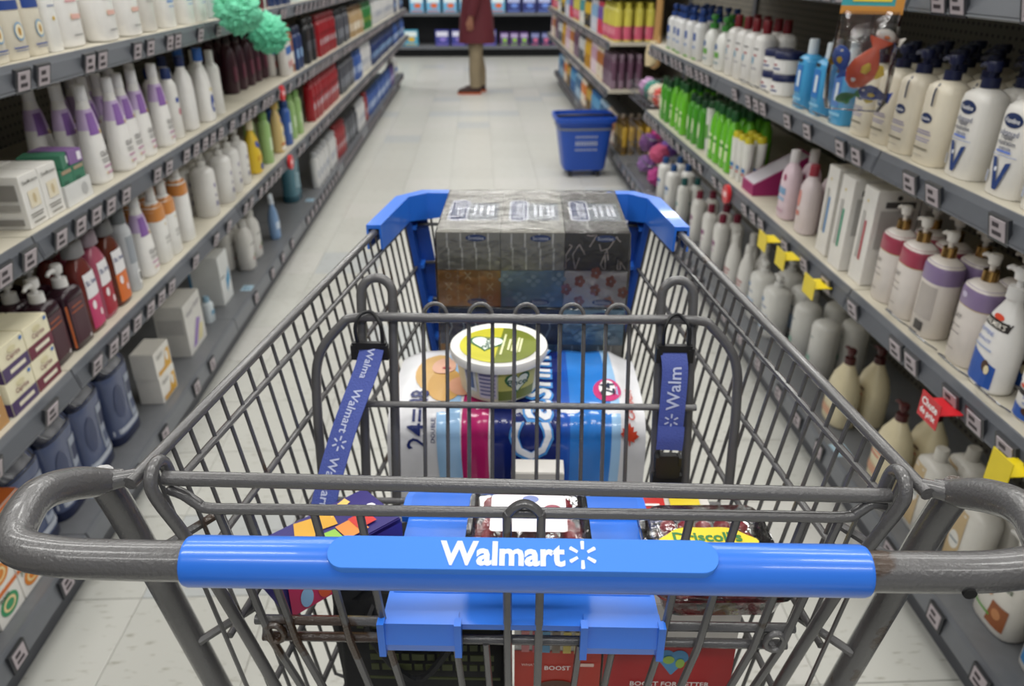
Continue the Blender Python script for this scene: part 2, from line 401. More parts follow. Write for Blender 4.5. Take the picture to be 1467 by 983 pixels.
# back run across the end of the aisle
def back_unit(x0, x1, n):
    u = thing('shelf_unit', 'dark shelf unit across the end of the aisle, %s' % n, 'shelf', ((x0 + x1) / 2, 13.7, 0)); loc = Vector(u.location)
    sh = lambda m: setattr(m, 'v', [tuple(Vector(p) - loc) for p in m.v]) or m
    link('back_panel', sh(MB().box((x0, 13.68, .02), (x1, 13.72, 1.95))).mesh('back_panel', M('26272a', .7)), u)
    for z in (.17, .665, 1.16):
        s = link('shelf', sh(MB().box((x0 + .002, 13.15, z - .03), (x1 - .002, 13.68, z))).mesh('shelf', M('8b8d90', .5)), u)
        link('price_rail', sh(MB().box((x0 + .004, 13.13, z - .045), (x1 - .004, 13.15, z + .002))).mesh('price_rail', RAIL), s)
    link('kick_plate', sh(MB().box((x0, 13.3, 0), (x1, 13.32, .14))).mesh('kick_plate', M('15161a', .6)), u)
for i, n in enumerate(('left of the shopper', 'behind the shopper', 'right of the shopper')): back_unit(-2.7 + 1.8 * i, -.9 + 1.8 * i, n)

# ------------------------------------------------------------------ stock on the shelves
COUNT = {}
class Shelf:
    def __init__(s, side, lip, z, where): s.side, s.lip, s.z, s.where, s.cur = side, lip, z, where, -9
    def put(s, k, y, name, desc, cat, group, back=0, setback=.014, rz=0, jitter=.012):
        y = max(y, s.cur + k['w'] / 2 + .003)
        for b in range(back + 1):
            if s.side * (s.lip + setback + (k['d'] + .004) * (b + 1)) * s.side > BACK - .02: break
            x = s.side * (s.lip + setback + random.uniform(0, jitter) * (b == 0) + k['d'] / 2 + (k['d'] + .014) * b)
            key = (desc, s.where, b); c = COUNT[key] = COUNT.get(key, 0) + 1
            row = ('', ', second row', ', third row', ', fourth row')[b]
            lab = '%s %s, %s%s' % (desc, s.where, 'nearest' if c == 1 else (ords[c - 1] if c <= 20 else '%dth' % c) + ' nearest', row)
            spawn(k, name, lab, cat, (x, y, s.z + .0004), -s.side * pi / 2 + (rz if b == 0 else 0) + random.uniform(-.04, .04), group)
        s.cur = y + k['w'] / 2
    def px(s, k, pxs, *a, **kw):
        sb = kw.get('setback', .014)
        for p in pxs: s.put(k, yat(p, s.side * (s.lip + sb), s.z), *a, **kw)
    def fill(s, y1, items):
        while True:
            k, name, desc, cat, group, n, gap = items[0]; items = items[1:] + items[:1]
            for _ in range(n):
                if s.cur + k['w'] + .004 > y1: return
                s.put(k, s.cur + k['w'] / 2 + .004, name, desc, cat, group, back=3 if 5.3 < s.cur < 5.75 else 0)
            s.cur += gap
# ---- left top shelf
WH = 'e9e7e2'
L3 = Shelf(-1, .88, 1.1904, 'on left top shelf')
k = bottle(.078, .05, .2, 'tall', 'e3dccb', ('flip', 'dcd4c0', .016, .03), [('r', '27458e', .0, .58, .42, .1), ('t', '2a3f7a', 0, .82, .6, 'Relief'), ('r', '2a3f7a', 0, .73, 0.200, .022), ('r', 'f4f4f4', 0, .66, .4, .02), ('o', '7fa6c8', .2, .3, .42, .2), ('o', 'e9dfc2', .2, .3, .34, .16), ('o', 'b98b3e', .2, .3, .12, .09), ('r', '4a5e9e', .1, .13, .34, .015), ('r', '8a8fa5', .1, .10, .3, .012)], e=3.5)
L3.put(k, .98, 'lotion_bottle', 'cream oat lotion bottle with blue band', 'bottle', 'cream oat lotion bottles', back=1)
L3.px(k, (6, 39, 71), 'lotion_bottle', 'cream oat lotion bottle with blue band', 'bottle', 'cream oat lotion bottles', back=1)
k = bottle(.046, .04, .19, 'tall', 'efeeea', ('flip', 'e8e8e6', .012, .025), [('t', '444444', 0, .86, .7, 'OLAY'), ('r', '9aa0b8', 0, .55, .3, .02), ('o', 'd7b23f', 0, .4, .2, .05)], e=4)
L3.px(k, (93,), 'lotion_bottle', 'slim white bottle beside cream oat bottles', 'bottle', None)
k = bottle(.105, .06, .23, 'oval', 'efedea', ('flip', 'e6e4e2', .02, .03), [('t', '4a4a4a', .0, .83, .62, 'OLAY'), ('r', '5a5a5a', 0, .72, .3, .012), ('r', 'd98a94', -.05, .55, 0.225, .022), ('r', 'dfa0a6', -.05, .48, .24, .02), ('o', 'd7b23f', -.25, .32, .1, .06), ('r', 'e3b3a8', .1, .32, .22, .05), ('r', '8a8a8a', 0, .13, .2, .012)], e=3)
L3.px(k, (124, 166, 200), 'body_wash_bottle', 'big white body wash bottle with pink text', 'bottle', 'big white body wash bottles', back=1)
k = bottle(.075, .05, .2, 'oval', 'd9d6d0', ('flip', 'd0cdc8', .016, .03), [('r', 'bdb9b4', 0, .5, .3, .12)])
L3.px(k, (228,), 'body_wash_bottle', 'small greyish white bottle', 'bottle', None, back=1)
k = bottle(.08, .05, .2, 'tall', 'ecebe8', ('flip', 'e6e4e2', .018, .03), [('r', '6f8fc9', 0, .42, .3, .04), ('r', '9fb2d8', 0, .34, .24, .02)], e=3)
L3.px(k, (255, 281, 297), 'body_wash_bottle', 'white bottle with blue print', 'bottle', 'white bottles with blue print', back=1)
TEAL = bottle(.07, .05, .2, 'tall', 'cfdde0', ('flip', '77b7b6', .016, .03), [('r', '3f9d9a', 0, .5, .3, .2)])
DARKR = bottle(.075, .06, .2, 'tall', '6a1f2a', ('flip', '1d1d22', .02, .03), [('r', 'b9a7a7', 0, .45, .3, .2)])
NAVY = bottle(.07, .05, .2, 'tall', '243a6b', ('wide', '1a2748', .016, .03), [('r', '8fb0d8', 0, .45, .3, .25)])
L3.cur += .1
L3.fill(4.9, [(TEAL, 'body_wash_bottle', 'pale teal bottle', 'bottle', 'pale teal bottles', 4, .05), (DARKR, 'body_wash_bottle', 'dark red bottle', 'bottle', 'dark red bottles', 5, .05), (NAVY, 'body_wash_bottle', 'navy bottle', 'bottle', 'navy bottles', 5, .1)])
# ---- left second shelf
L2 = Shelf(-1, .88, .8854, 'on left second shelf')
soap = carton(.070, .085, .105, 'e6e4df', [('t', '55524d', .0, .86, .8, 'SheaMoisture'), ('r', 'e6dcc4', .1, .52, .28, .32), ('o', 'cbb993', .1, .52, .18, .2), ('r', '6a665f', -.05, .25, .34, .02), ('r', '6a665f', -.05, .2, .3, .02), ('r', '85817a', 0, .1, .3, .03),
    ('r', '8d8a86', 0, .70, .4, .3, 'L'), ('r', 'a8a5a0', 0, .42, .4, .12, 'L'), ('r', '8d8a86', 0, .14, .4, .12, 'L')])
yb = yat(70, -.9, .885)
for i in range(3):
    for j in range(2):
        for h in range(1):
            spawn(soap, 'soap_box', 'white soap carton with cream window on left second shelf, %s%s' % (('nearest column', 'second column')[j], (', at the front edge', ', middle row', ', rear row')[i]), 'box',
                  (-.898 - .0425 - i * .087, yb - .036 + j * .073, .8856), pi / 2, 'white soap cartons on the left second shelf')
L2.cur = yb + .078
def tray(w, d, h):
    t = .002; m = MB().box((-w / 2, -d / 2, 0), (w / 2, d / 2, t)).box((-w / 2, -d / 2, t), (w / 2, -d / 2 + t, h)).box((-w / 2, d / 2 - t, t), (w / 2, d / 2, h * 1.1))
    m.box((-w / 2, -d / 2 + t, t), (-w / 2 + t, d / 2 - t, h)).box((w / 2 - t, -d / 2 + t, t), (w / 2, d / 2 - t, h))
    return dict(parts=[['tray_body', m.mesh('tray_body', M('dcdcda', .5)), []], ['printed_label', MB().grid(lambda a, b: (w * .22 + .014 * b * cos(2 * pi * a), -d / 2 - .0006, h * .5 + .014 * b * sin(2 * pi * a)), 16, 1).mesh('printed_label', M('b9b9b8', .5)), []]], w=w, d=d, h=h)
yt = L2.cur + .06
spawn(tray(.115, .2, .045), 'display_tray', 'white card tray holding green soap cartons on left second shelf', 'tray', (-.995, yt, .8856), pi / 2)
grn = carton(.052, .08, .075, '3f7d62', [('r', '2c5f4a', -.3, .6, .2, .15), ('r', '2c5f4a', .4, .4, .15, .2), ('r', 'a8937a', 0, .92, .4, .1), ('r', 'cfe3d6', 0, .25, .3, .05)])
for j in (0, 1): spawn(grn, 'soap_box', 'green soap carton standing in white tray, %s' % ('nearer one', 'farther one')[j], 'box', (-.94, yt - .027 + j * .054, .8878), pi / 2, 'green soap cartons')
spawn(carton(.05, .085, .03, '3f7d62', [('r', 'e6efe9', .5, .5, .15, .5), ('r', 'd8e6dd', -.2, .5, 0.250, .022, 'L')]), 'soap_box', 'green soap carton lying on top of the standing ones', 'box', (-.945, yt - .022, .9632), pi / 2 + .2)
spawn(carton(.05, .09, .03, '8a6aa0', [('r', 'e9e4ee', .5, .5, .15, .6)]), 'soap_box', 'lilac soap carton lying on green cartons', 'box', (-.945, yt + .032, .9632), pi / 2 - .1)
spawn(tray(.2, .12, .05), 'display_tray', 'raised white tray of orange soap cartons behind white cartons', 'tray', (-1.25, yb + .05, .9915), pi / 2)
for i, (dy, c) in enumerate(((-.075, '8e6a9a'), (-.025, 'c97a3a'), (.025, 'c97a3a'), (.075, 'c97a3a'))):
    kk = carton(.044, .08, .085, c, [('r', 'c9a23a', 0, .88, .36, .14), ('o', '7a4520', 0, .5, .3, .3)])
    spawn(kk, 'soap_box', ('purple' if i == 0 else 'orange') + ' soap carton in the raised tray' + ('' if i == 0 else ', %s' % ords[i - 1].replace('nearest', 'first')), 'box', (-1.25, yb + .05 + dy, .9938), pi / 2, 'soap cartons in raised tray')
spawn(carton(.2, .11, .105, 'c9c6c0', [('r', 'b5b1aa', 0, .5, .4, .5, 'L')]), 'carton', 'plain white shipping carton under the raised tray', 'box', (-1.25, yb + .05, .8856), pi / 2)
L2.cur = yt + .06
lil = bottle(.074, .05, .225, 'taper', 'edebe8', ('flip', 'e9e8ea', .014, .035), [('q', '8a63a8', [(-.75, .60), (.15, .60), (.1, .86), (-.55, .86)]), ('o', 'c0943a', .3, .62, .1, .05), ('t', '55504e', .1, .36, .62, 'OLAY'), ('r', '7a7876', .1, .29, .3, .012), ('r', '7a7876', .1, .26, .28, .012), ('r', 'b77aa0', .1, .2, .26, .02), ('o', 'd7b23f', -.2, .12, .1, .03), ('r', 'c99ab0', .2, .12, .2, .025)], e=2.8, bands=[(.66, .9, 'c9b3d8')])
L2.px(lil, (165, 195, 212, 228, 252), 'body_wash_bottle', 'white body wash bottle with lilac shoulder', 'bottle', 'lilac shouldered body wash bottles', back=2)
k = bottle(.055, .045, .2, 'tall', 'e8e6e2', ('flip', '2d3f74', .015, .03), [('o', 'c77a8a', 0, .45, .3, .12), ('r', '3d55a0', -.2, .65, .15, .08)])
L2.px(k, (270,), 'lotion_bottle', 'white bottle with small navy cap', 'bottle', None, back=1)
k = bottle(.074, .05, .22, 'oval', 'eeecea', ('flip', '23305e', .014, .03), [], e=3)
L2.px(k, (290,), 'lotion_bottle', 'plain white bottle turned away with navy cap', 'bottle', None, back=1)
k = bottle(.072, .05, .23, 'pear', 'edebe8', ('flip', '3a6ab8', .016, .04), [('o', '2a4a98', .1, .3, .42, .3), ('o', 'edebe8', .2, .26, .2, .1), ('o', 'e0c84a', .1, .53, .14, .06)], e=3)
L2.px(k, (310,), 'lotion_bottle', 'white lotion bottle with blue cap and swirl', 'bottle', None, back=1)
k = bottle(.06, .05, .21, 'tall', 'e6e4e0', ('flip', 'dcdad6', .014, .04), [], e=2.5)
L2.px(k, (327,), 'lotion_bottle', 'plain white bottle with white cap', 'bottle', None, back=1)
k = bottle(.07, .06, .22, 'oval', '3a1a28', ('flip', '201218', .018, .03), [('r', '6b3346', 0, .4, .3, .3)], e=2.3)
L2.px(k, (345, 356, 367, 377, 386), 'shampoo_bottle', 'dark plum shampoo bottle', 'bottle', 'dark plum shampoo bottles', back=1, setback=.10)
k = bottle(.07, .05, .2, 'tall', 'dcd8d4', ('flip', 'b23a34', .018, .03), [('o', 'c23030', 0, .3, .4, .2), ('r', '3a6ab0', 0, .65, .4, .2)], e=3)
L2.px(k, (403, 411), 'shampoo_bottle', 'white bottle with red and blue label', 'bottle', 'white red blue bottles', back=1)
k = bottle(.06, .05, .22, 'tall', 'a5683a', ('flip', '6b3f22', .018, .03), [('r', 'e8e2da', 0, .35, .4, .3)], e=2.4); L2.px(k, (419,), 'shampoo_bottle', 'amber brown bottle with white label', 'bottle', None)
L2.px(NAVY, (429, 437), 'body_wash_bottle', 'navy bottle', 'bottle', 'navy bottles', back=1)
BLK = bottle(.075, .06, .22, 'sq', '202226', ('wide', '141518', .02, .03), [('r', '4a4d55', 0, .45, .35, .25)], e=3)
RED = bottle(.075, .055, .22, 'tall', '9c1622', ('wide', '7c101a', .02, .03), [('r', 'c9bfc4', .1, .4, .3, .16), ('r', '5a0c14', .1, .62, .3, .1)], e=3)
GRY = bottle(.07, .055, .21, 'tall', '4f525a', ('flip', '2a2c31', .02, .03), [('r', '8f939c', 0, .4, .3, .3)], e=2.6)
TAN = bottle(.08, .055, .2, 'oval', 'b59a72', ('flip', '6a5236', .018, .03), [('r', 'e2d8c4', 0, .4, .36, .3)])
GRN = bottle(.07, .05, .2, 'tall', '2f7d3e', ('flip', '1c5a2c', .018, .03), [('o', 'd9d24a', 0, .45, .3, .25)])
WHT = bottle(.075, .05, .21, 'tall', 'd6d6d6', ('flip', 'b5b7bb', .02, .03), [('r', 'a2a8b5', 0, .45, .3, .25)])
BLU = bottle(.075, .05, .2, 'tall', '3a5fa8', ('flip', '284880', .02, .03), [('r', 'b8c8e2', 0, .45, .34, .3)])
SH = 'shampoo_bottle'
def far_row(shf, seq, px_end=562):
    for i, (k, px_list, desc) in enumerate(seq):
        y1 = yat(seq[i + 1][1][0] if i + 1 < len(seq) else px_end, shf.side * (shf.lip + .014), shf.z)
        y = max(shf.cur + k['w'] / 2 + .01, yat(px_list[0], shf.side * (shf.lip + .014), shf.z))
        while y + k['w'] < y1:
            shf.put(k, y, SH, desc, 'bottle', desc + 's ' + shf.where); y += k['w'] + random.uniform(.006, .03)
far_row(L2, [(BLK, (446, 455), 'black square bottle'), (RED, (463, 470, 477, 483), 'dark red bottle'), (GRY, (489, 495, 501), 'charcoal bottle'), (TAN, (508, 515), 'tan bottle'), (GRN, (524, 530), 'green bottle with yellow label'), (WHT, (538, 543, 548, 553, 557), 'pale grey bottle')])
L2.fill(9.9, [(WHT, SH, 'pale grey bottle', 'bottle', 'pale grey bottles', 4, .03), (NAVY, SH, 'deep blue bottle', 'bottle', 'deep blue bottles', 4, .05)])
# ---- left bottom shelf
L1 = Shelf(-1, .88, .5904, 'on left bottom shelf')
bx = carton(.12, .12, .115, 'b58a58', [('o', 'e0b48c', 0, .62, .55, .8), ('r', 'f0eee8', -.2, .1, .3, .08), ('r', 'efe9de', .8, .8, .25, .5)])
def stacked(k, x, y, z, rz, label, group): return spawn(k, 'soap_box', label, 'box', (x, y, z), rz, group)
yc = yat(20, -.9, .59)
spawn(carton(.1, .14, .13, 'e8e4dc', [('r', 'b98c58', 0, .22, .5, .44), ('o', 'd9a878', -.1, .62, .6, .5), ('r', 'b98c58', 0, .22, .5, .44, 'L'), ('r', 'f2efe8', 0, .2, 0.300, .022)]), 'soap_box', 'tan and white carton at the near end of left bottom shelf', 'box', (-.965, yc - .075, .5906), pi / 2)
CAP = {c: carton(.088, .075, .068, 'ece5c8', [('r', c, 0, .2, .5, .4), ('r', 'e6dfcc', .1, .2, .3, .12), ('o', '3a6fb5', .78, .88, .12, .12), ('t', '7a3a42', .0, .60, .5, 'Caprina'), ('o', 'd8cfa8', 0, .78, .3, .16), ('r', c, 0, .2, .5, .4, 'L'), ('r', 'e6dfcc', 0, .2, .34, .12, 'L'), ('t', '7a3a42', 0, .66, .5, 'Caprina', 'L')]) for c in ('6b1f38', '4a3663')}
for col, (c, cn) in enumerate((('4a3663', 'purple'), ('6b1f38', 'burgundy'))):
    for h in range(2):
        for dd in range(2):
            stacked(CAP[c], -.93 - dd * .079, yc + .035 + col * .091 + (.004 if h else 0), .5906 + h * .0684, pi / 2, 'cream soap carton with %s band, %s of its pair%s' % (cn, ('lower', 'upper')[h], (', at the front', ', behind')[dd]), 'cream soap cartons')
L1.cur = yc + .175
k = bottle(.082, .05, .19, 'sq', '2c1420', ('pump', 'e6e4e2', .015, .05), [('q', '45212e', [(-.8, .1), (.8, .1), (.8, .8), (-.8, .8)]), ('r', 'b0552a', -.1, .7, .25, .02), ('r', 'b0552a', -.1, .62, .3, .02), ('o', 'b9b2b2', .5, .1, .12, .06), ('r', 'c0602c', -.95, .5, .02, .9)], e=5, rough=.2)
L1.px(k, (92, 119), 'hand_soap_bottle', 'dark plum soap bottle with white pump', 'bottle', 'dark plum pump bottles', back=2)
def ives(main, deco, capc, txt='St. Ives'):
    return bottle(.075, .05, .215, 'oval', main, ('wide', capc, .018, .035), [('q', 'e8e6e8', [(-.7, .46), (.75, .46), (.7, .78), (-.65, .78)]), ('t', '2a3a78', .0, .66, .6, txt), ('q', deco, [(-.75, .06), (.75, .06), (.75, .46), (-.75, .46)]), ('o', 'efe6e8', -.3, .36, .2, .12), ('o', 'efd8dc', .3, .22, .16, .1)], e=3, rough=.18)
k = ives('6e2f2a', 'c23a6a', '8b8a8c'); L1.px(k, (143,), 'body_wash_bottle', 'pink label body wash bottle with grey cap', 'bottle', None, back=1)
k = ives('b05a70', 'a31d34', '8e7f88'); L1.px(k, (163,), 'body_wash_bottle', 'crimson label body wash bottle with grey cap', 'bottle', None, back=1)
k = ives('5e2a1c', 'd9702f', '6f6f70'); L1.px(k, (187,), 'body_wash_bottle', 'brown bottle with orange citrus label', 'bottle', None, back=1)
k = bottle(.05, .05, .22, 'tall', 'c9ccd0', ('flip', '6f7377', .02, .04), [('r', '9aa0a8', 0, .62, .4, .4), ('r', 'f0f0f0', .2, .2, .25, .2), ('r', '3a3a3a', .25, .2, .14, .12)]); L1.px(k, (209,), 'body_wash_bottle', 'silver bottle with grey cap and barcode', 'bottle', None, back=1)
L1.px(lil, (231,), 'body_wash_bottle', 'white body wash bottle with lilac shoulder', 'bottle', None, back=1)
orb = bottle(.068, .05, .22, 'tall', 'ecebe8', ('flip', 'e6e4e2', .014, .045), [('t', '6a6866', .1, .4, .5, 'OLAY'), ('r', '8a8886', .1, .32, .25, .012), ('o', 'c9b06a', .1, .62, .1, .04)], e=3, bands=[(.70, .97, 'd08a4a')])
L1.px(orb, (251, 262), 'body_wash_bottle', 'white bottle with orange shoulder', 'bottle', 'orange shouldered bottles', back=1)
k = bottle(.068, .05, .24, 'tall', 'edecea', ('flip', 'e6e4e2', .014, .045), [], e=3, bands=[(.74, .97, 'd08a4a')]); L1.px(k, (282,), 'body_wash_bottle', 'taller plain white bottle with orange shoulder', 'bottle', None, back=1)
k = bottle(.085, .075, .21, 'tall', 'e2e0dd', ('pump', 'dcdad6', .015, .045), [('o', '6a5a98', -.1, .62, .14, .1), ('o', '5a4a80', -.1, .42, .12, .06), ('r', '8a86a0', -.1, .25, .12, .1)], e=2.6)
L1.cur += .1
L1.px(k, (318, 338, 352, 364), 'lotion_bottle', 'white pump bottle with purple flowers', 'bottle', 'white purple-flower pump bottles', back=2)
k = bottle(.085, .06, .22, 'pear', 'e8c53a', ('flip', 'e6dcc0', .016, .05), [('o', '3a55b0', -.3, .68, .3, .16), ('o', '55585e', .2, .6, .26, .2), ('r', 'd8a92c', 0, .35, .36, .12), ('o', '2f4a90', 0, .15, .4, .16)], e=2.6)
L1.px(k, (380,), 'bubble_bath_bottle', 'yellow and blue childrens bubble bath bottle', 'bottle', None)
GR2 = bottle(.06, .05, .21, 'tall', '9cbf7c', ('flip', '7fa862', .018, .03), [('r', 'c9dcb4', 0, .45, .3, .3)], e=2.4)
L1.px(GR2, (394,), 'shampoo_bottle', 'pale green bottle beside the childrens bottle', 'bottle', None, back=1)
k = bottle(.08, .055, .22, 'pear', 'd9bf84', ('flip', 'd0b26a', .018, .03), [('o', '3a55a0', 0, .72, .26, .1), ('q', 'e0cf9c', [(-.6, .1), (.6, .1), (.6, .6), (-.6, .6)]), ('o', '3f5fae', 0, .42, .2, .1), ('r', 'c0662e', 0, .2, .4, .05), ('r', 'efe9dc', 0, .1, .4, .08)], e=2.6, rough=.2)
L1.px(k, (410,), 'bubble_bath_bottle', 'golden baby wash bottle with blue oval', 'bottle', None)
L1.px(BLU, (421,), SH, 'blue bottle between golden and green bottles', 'bottle', None, back=1)
L1.px(GR2, (430, 437), SH, 'light green bottle', 'bottle', 'light green bottles', back=1)
L1.cur += .12
far_row(L1, [(RED, (455, 462, 469, 476, 482, 487), 'red shampoo bottle'), (GRY, (494, 500, 506), 'charcoal bottle'), (BLU, (513, 517), 'light blue bottle'), (WHT, (523, 528), 'white bottle'), (NAVY, (536, 541, 545, 549, 553), 'dark blue bottle')])
L1.fill(9.9, [(NAVY, SH, 'blue violet bottle', 'bottle', 'blue violet bottles', 5, .04), (BLU, SH, 'mid blue bottle', 'bottle', 'mid blue bottles', 4, .04)])
# ---- left base deck
L0 = Shelf(-1, .958, .1504, 'on left base deck')
pears = {c: carton(.085, .07, .075, 'efece6', [('r', 'd9712a', 0, .93, .5, .14), ('o', c, .0, .45, .72, .6), ('o', 'f3d9a0', 0, .45, .5, .4), ('o', c, 0, .45, .34, .26), ('t', '4a5a3a', -.3, .78, .5, 'Pears'), ('r', 'c9682a', 0, .5, .5, .98, 'T')]) for c in ('e0862a', '3f9a68')}
yp = 1.2
for h in range(3):
    for j in range(2):
        c = '3f9a68' if h == 0 and j == 0 else 'e0862a'
        spawn(pears[c], 'soap_box', 'white soap carton with %s oval, %s of the %s stack' % (('green' if c[0] == '3' else 'orange'), ('bottom', 'middle', 'top')[h], ('nearer', 'farther')[j]), 'box', (-1.02, yp + j * .089, .1506 + h * .0754), pi / 2, 'oval print soap cartons')
L0.cur = yp + .135
k = bottle(.15, .09, .25, 'bag', '525d80', None, [('q', 'a9b1c2', [(.2, .2), (.85, .2), (.75, .72), (.2, .72)]), ('r', '3a4262', .5, .55, .12, .16), ('r', '55607f', .5, .33, .1, .12), ('o', '3f4a6e', -.4, .5, .3, .4), ('r', 'c2c8d4', -.2, .16, .5, .06)], e=3.2, rough=.22, bands=[(.0, .10, '1c2444'), (.84, .94, '141a30')])
m_top = MB().loft([(.236, .055, .022, 3), (.256, .06, .016, 4), (.26, .055, .012, 4)], 16).mesh('bag_seal', M('8c93a3', .3), True); k['parts'].append(['bag_seal', m_top, []])
L0.px(k, (45, 87, 130, 195), 'bath_salt_bag', 'navy marbled bath salt bag', 'bag', 'navy bath salt bags', back=1, setback=.05)
yq = yat(240, -.99, .15) + .02
ol = carton(.115, .07, .085, 'e9e6e0', [('q', 'd9a63a', [(-.1, .05), (.9, .05), (.9, .75), (.45, .75)]), ('o', 'efece6', .5, .5, .16, .4), ('t', '6a6866', -.35, .75, .4, 'OLAY'), ('r', 'd4a040', -.2, .14, .3, .16)])
for h in range(2): spawn(ol, 'soap_box', 'white and yellow soap carton, %s of two by bath salt bag' % ('lower', 'upper')[h], 'box', (-1.02, yq + h * -.004, .1506 + h * .0856), pi / 2, 'white and yellow soap cartons')
L0.cur = max(L0.cur, yq + .06)
k = carton(.17, .1, .185, 'dedcd8', [('q', '9a7cc0', [(-.6, .1), (-.2, .1), (.6, .5), (.2, .55)]), ('q', 'e3d9a8', [(0, .1), (.5, .1), (.8, .35), (.4, .4)]), ('t', 'a29ea8', -.4, .78, .36, 'OLAY'), ('t', 'a29ea8', .45, .82, .36, 'OLAY'), ('r', 'c6c4c2', 0, .6, .42, .3, 'L')])
L0.px(k, (290,), 'gift_carton', 'white carton with purple swirl', 'box', None, setback=.04)
k = bottle(.05, .04, .1, 'tall', 'd9e2e8', ('flip', '8fb2c8', .012, .02), [('r', '6aa0c0', 0, .5, .3, .2)]); L0.px(k, (312,), 'small_bottle', 'small pale blue bottle between two cartons', 'bottle', None, setback=.05)
k = carton(.12, .12, .2, 'e2e4e4', [('q', '4f9cc8', [(.0, .2), (.8, .4), (.8, .65), (.0, .45)]), ('r', '3a3a40', -.55, .55, 0.200, .022), ('r', '3f86b4', -.98, .5, .06, .98, 'L')]); L0.px(k, (330,), 'gift_carton', 'white carton with blue swoosh', 'box', None, setback=.06)
k = bottle(.1, .07, .22, 'oval', 'dcdad6', ('flip', 'c9c7c4', .02, .03), [('o', '7a8a4a', .2, .3, .2, .1), ('o', 'b0605a', -.2, .25, .18, .08), ('r', '8a8886', 0, .6, .3, .03)], e=3); L0.px(k, (368, 380), 'body_wash_bottle', 'large white bottle with fruit print', 'bottle', 'large white fruit print bottles', back=1, setback=.05)
k = bottle(.075, .05, .22, 'pear', '7f9fc8', ('spray', 'dce4ee', .014, .05), [('r', 'cfdcec', 0, .4, .4, .2)]); L0.px(k, (405,), 'spray_bottle', 'pale blue spray bottle', 'bottle', None, setback=.03)
k = bottle(.18, .09, .28, 'bag', '4f7f90', None, [('q', '86aab8', [(-.6, .3), (.5, .2), (.7, .5), (-.5, .6)])], e=3, rough=.25, bands=[(.0, .12, '2c5564')]); L0.px(k, (432,), 'bath_salt_bag', 'teal bath salt bag', 'bag', None, setback=.08)
L0.cur += .12
far_row(L0, [(WHT, (460, 468, 475, 482), 'off white bottle'), (RED, (489, 494), 'red bottle'), (GRY, (500, 505, 510), 'dark grey bottle'), (WHT, (517, 521), 'silver white bottle'), (RED, (528,), 'crimson bottle'), (BLU, (533, 537), 'steel blue bottle')])
PUR = bottle(.08, .055, .21, 'tall', '5a3f86', ('flip', '3a2858', .02, .03), [('r', 'c2b4d8', 0, .45, .34, .25)])
L0.fill(9.3, [(PUR, SH, 'violet bottle', 'bottle', 'violet bottles', 4, .03), (NAVY, SH, 'dusky blue bottle', 'bottle', 'dusky blue bottles', 3, .03)])
k = bottle(.2, .12, .3, 'pear', 'e6e6e6', ('flip', '3a6ab8', .03, .05), [('r', '3a70c0', 0, .3, .5, .2)]); L0.put(k, 9.75, 'jug', 'big white jug with blue label at the far end', 'bottle', None, setback=.03)

# ---- right upper shelf
R2 = Shelf(1, .86, 1.0004, 'on right upper shelf')
CRM = 'e9e0cc'
def vas(col, kind):
    d = [('o', '1b2f5e', -.0 if kind else -.1, .79 if kind else .55, .56 if kind else .46, .15 if kind else .12), ('t', 'f2f2f4', -.0 if kind else -.1, .79 if kind else .55, .44 if kind else .36, 'Vaseline')]
    if kind: d += [('t', '6a6f8a', 0, .665, .55, 'advanced'), ('t', '2e3350', 0, .615, .36, 'repair'), ('t', '2e3350', 0, .555, .52, 'réparation'), ('t', '6a6f8a', 0, .505, .36, 'avancée'), ('r', '6a86d8', -.05, .468, .22, .022), ('r', 'a9b4d8', 0, .43, .36, .008),
                   ('q', '26417e', [(-.12, .07), (.12, .07), (-.28, .40), (-.52, .40)]), ('q', '26417e', [(-.08, .07), (.14, .07), (.58, .38), (.30, .36)]), ('o', 'dfe3ee', -.18, .28, .08, .05), ('r', 'b5bdd2', -.68, .18, .05, .12)]
    else: d += [('r', '1f2c50', .1, .83, .03, .26), ('r', 'cfc6b4', .25, .8, .02, .2), ('r', '8d86a8', -.05, .40, .26, .014), ('r', '8d86a8', -.05, .37, .3, .014), ('r', 'a59fb8', -.05, .31, .3, .014), ('r', 'a59fb8', -.05, .28, .26, .014), ('r', '77705e', -.05, .19, .3, .022), ('r', 'b8b2a4', -.1, .11, .2, .01)]
    return bottle(.086, .06, .205, 'sq', col, ('pump', '1d2346', .0155, .045), d, e=3.2)
VA, VC = vas('edeae4', 1), vas(CRM, 0)
R2.cur = .6
R2.put(VA, .98, 'lotion_bottle', 'white lotion bottle with navy V', 'bottle', 'white lotion bottles with navy V', back=2)
R2.px(VA, (1470, 1414, 1354), 'lotion_bottle', 'white lotion bottle with navy V', 'bottle', 'white lotion bottles with navy V', back=3)
R2.px(VC, (1313, 1276, 1247, 1226), 'lotion_bottle', 'cream lotion bottle with navy pump', 'bottle', 'cream lotion bottles with navy pump', back=3)
k = bottle(.075, .055, .178, 'sq', '4aa3d8', ('flip', 'd9e2e8', .014, .038), [('q', '2a78c4', [(-.7, .3), (.5, .3), (.5, .8), (-.7, .8)]), ('r', '16202c', -.2, .88, .2, .06), ('r', 'e2eef4', 0, .55, .1, .3), ('r', '8cc6e6', 0, .18, .4, .05)], e=4, rough=.2)
R2.px(k, (1188, 1158, 1136), 'lotion_bottle', 'bright blue lotion bottle', 'bottle', 'bright blue lotion bottles', back=1)
jar = bottle(.085, .085, .062, 'jar', 'e6e4e0', ('jar', '1d2550', .04, .02), [('r', 'f2f0ee', 0, .5, .42, .7), ('r', 'a03a4a', -.1, .6, .2, .14), ('r', '3a4a86', .05, .35, .26, .12)], e=2)
yj = max(R2.cur + .05, yat(1110, .9, 1.0))
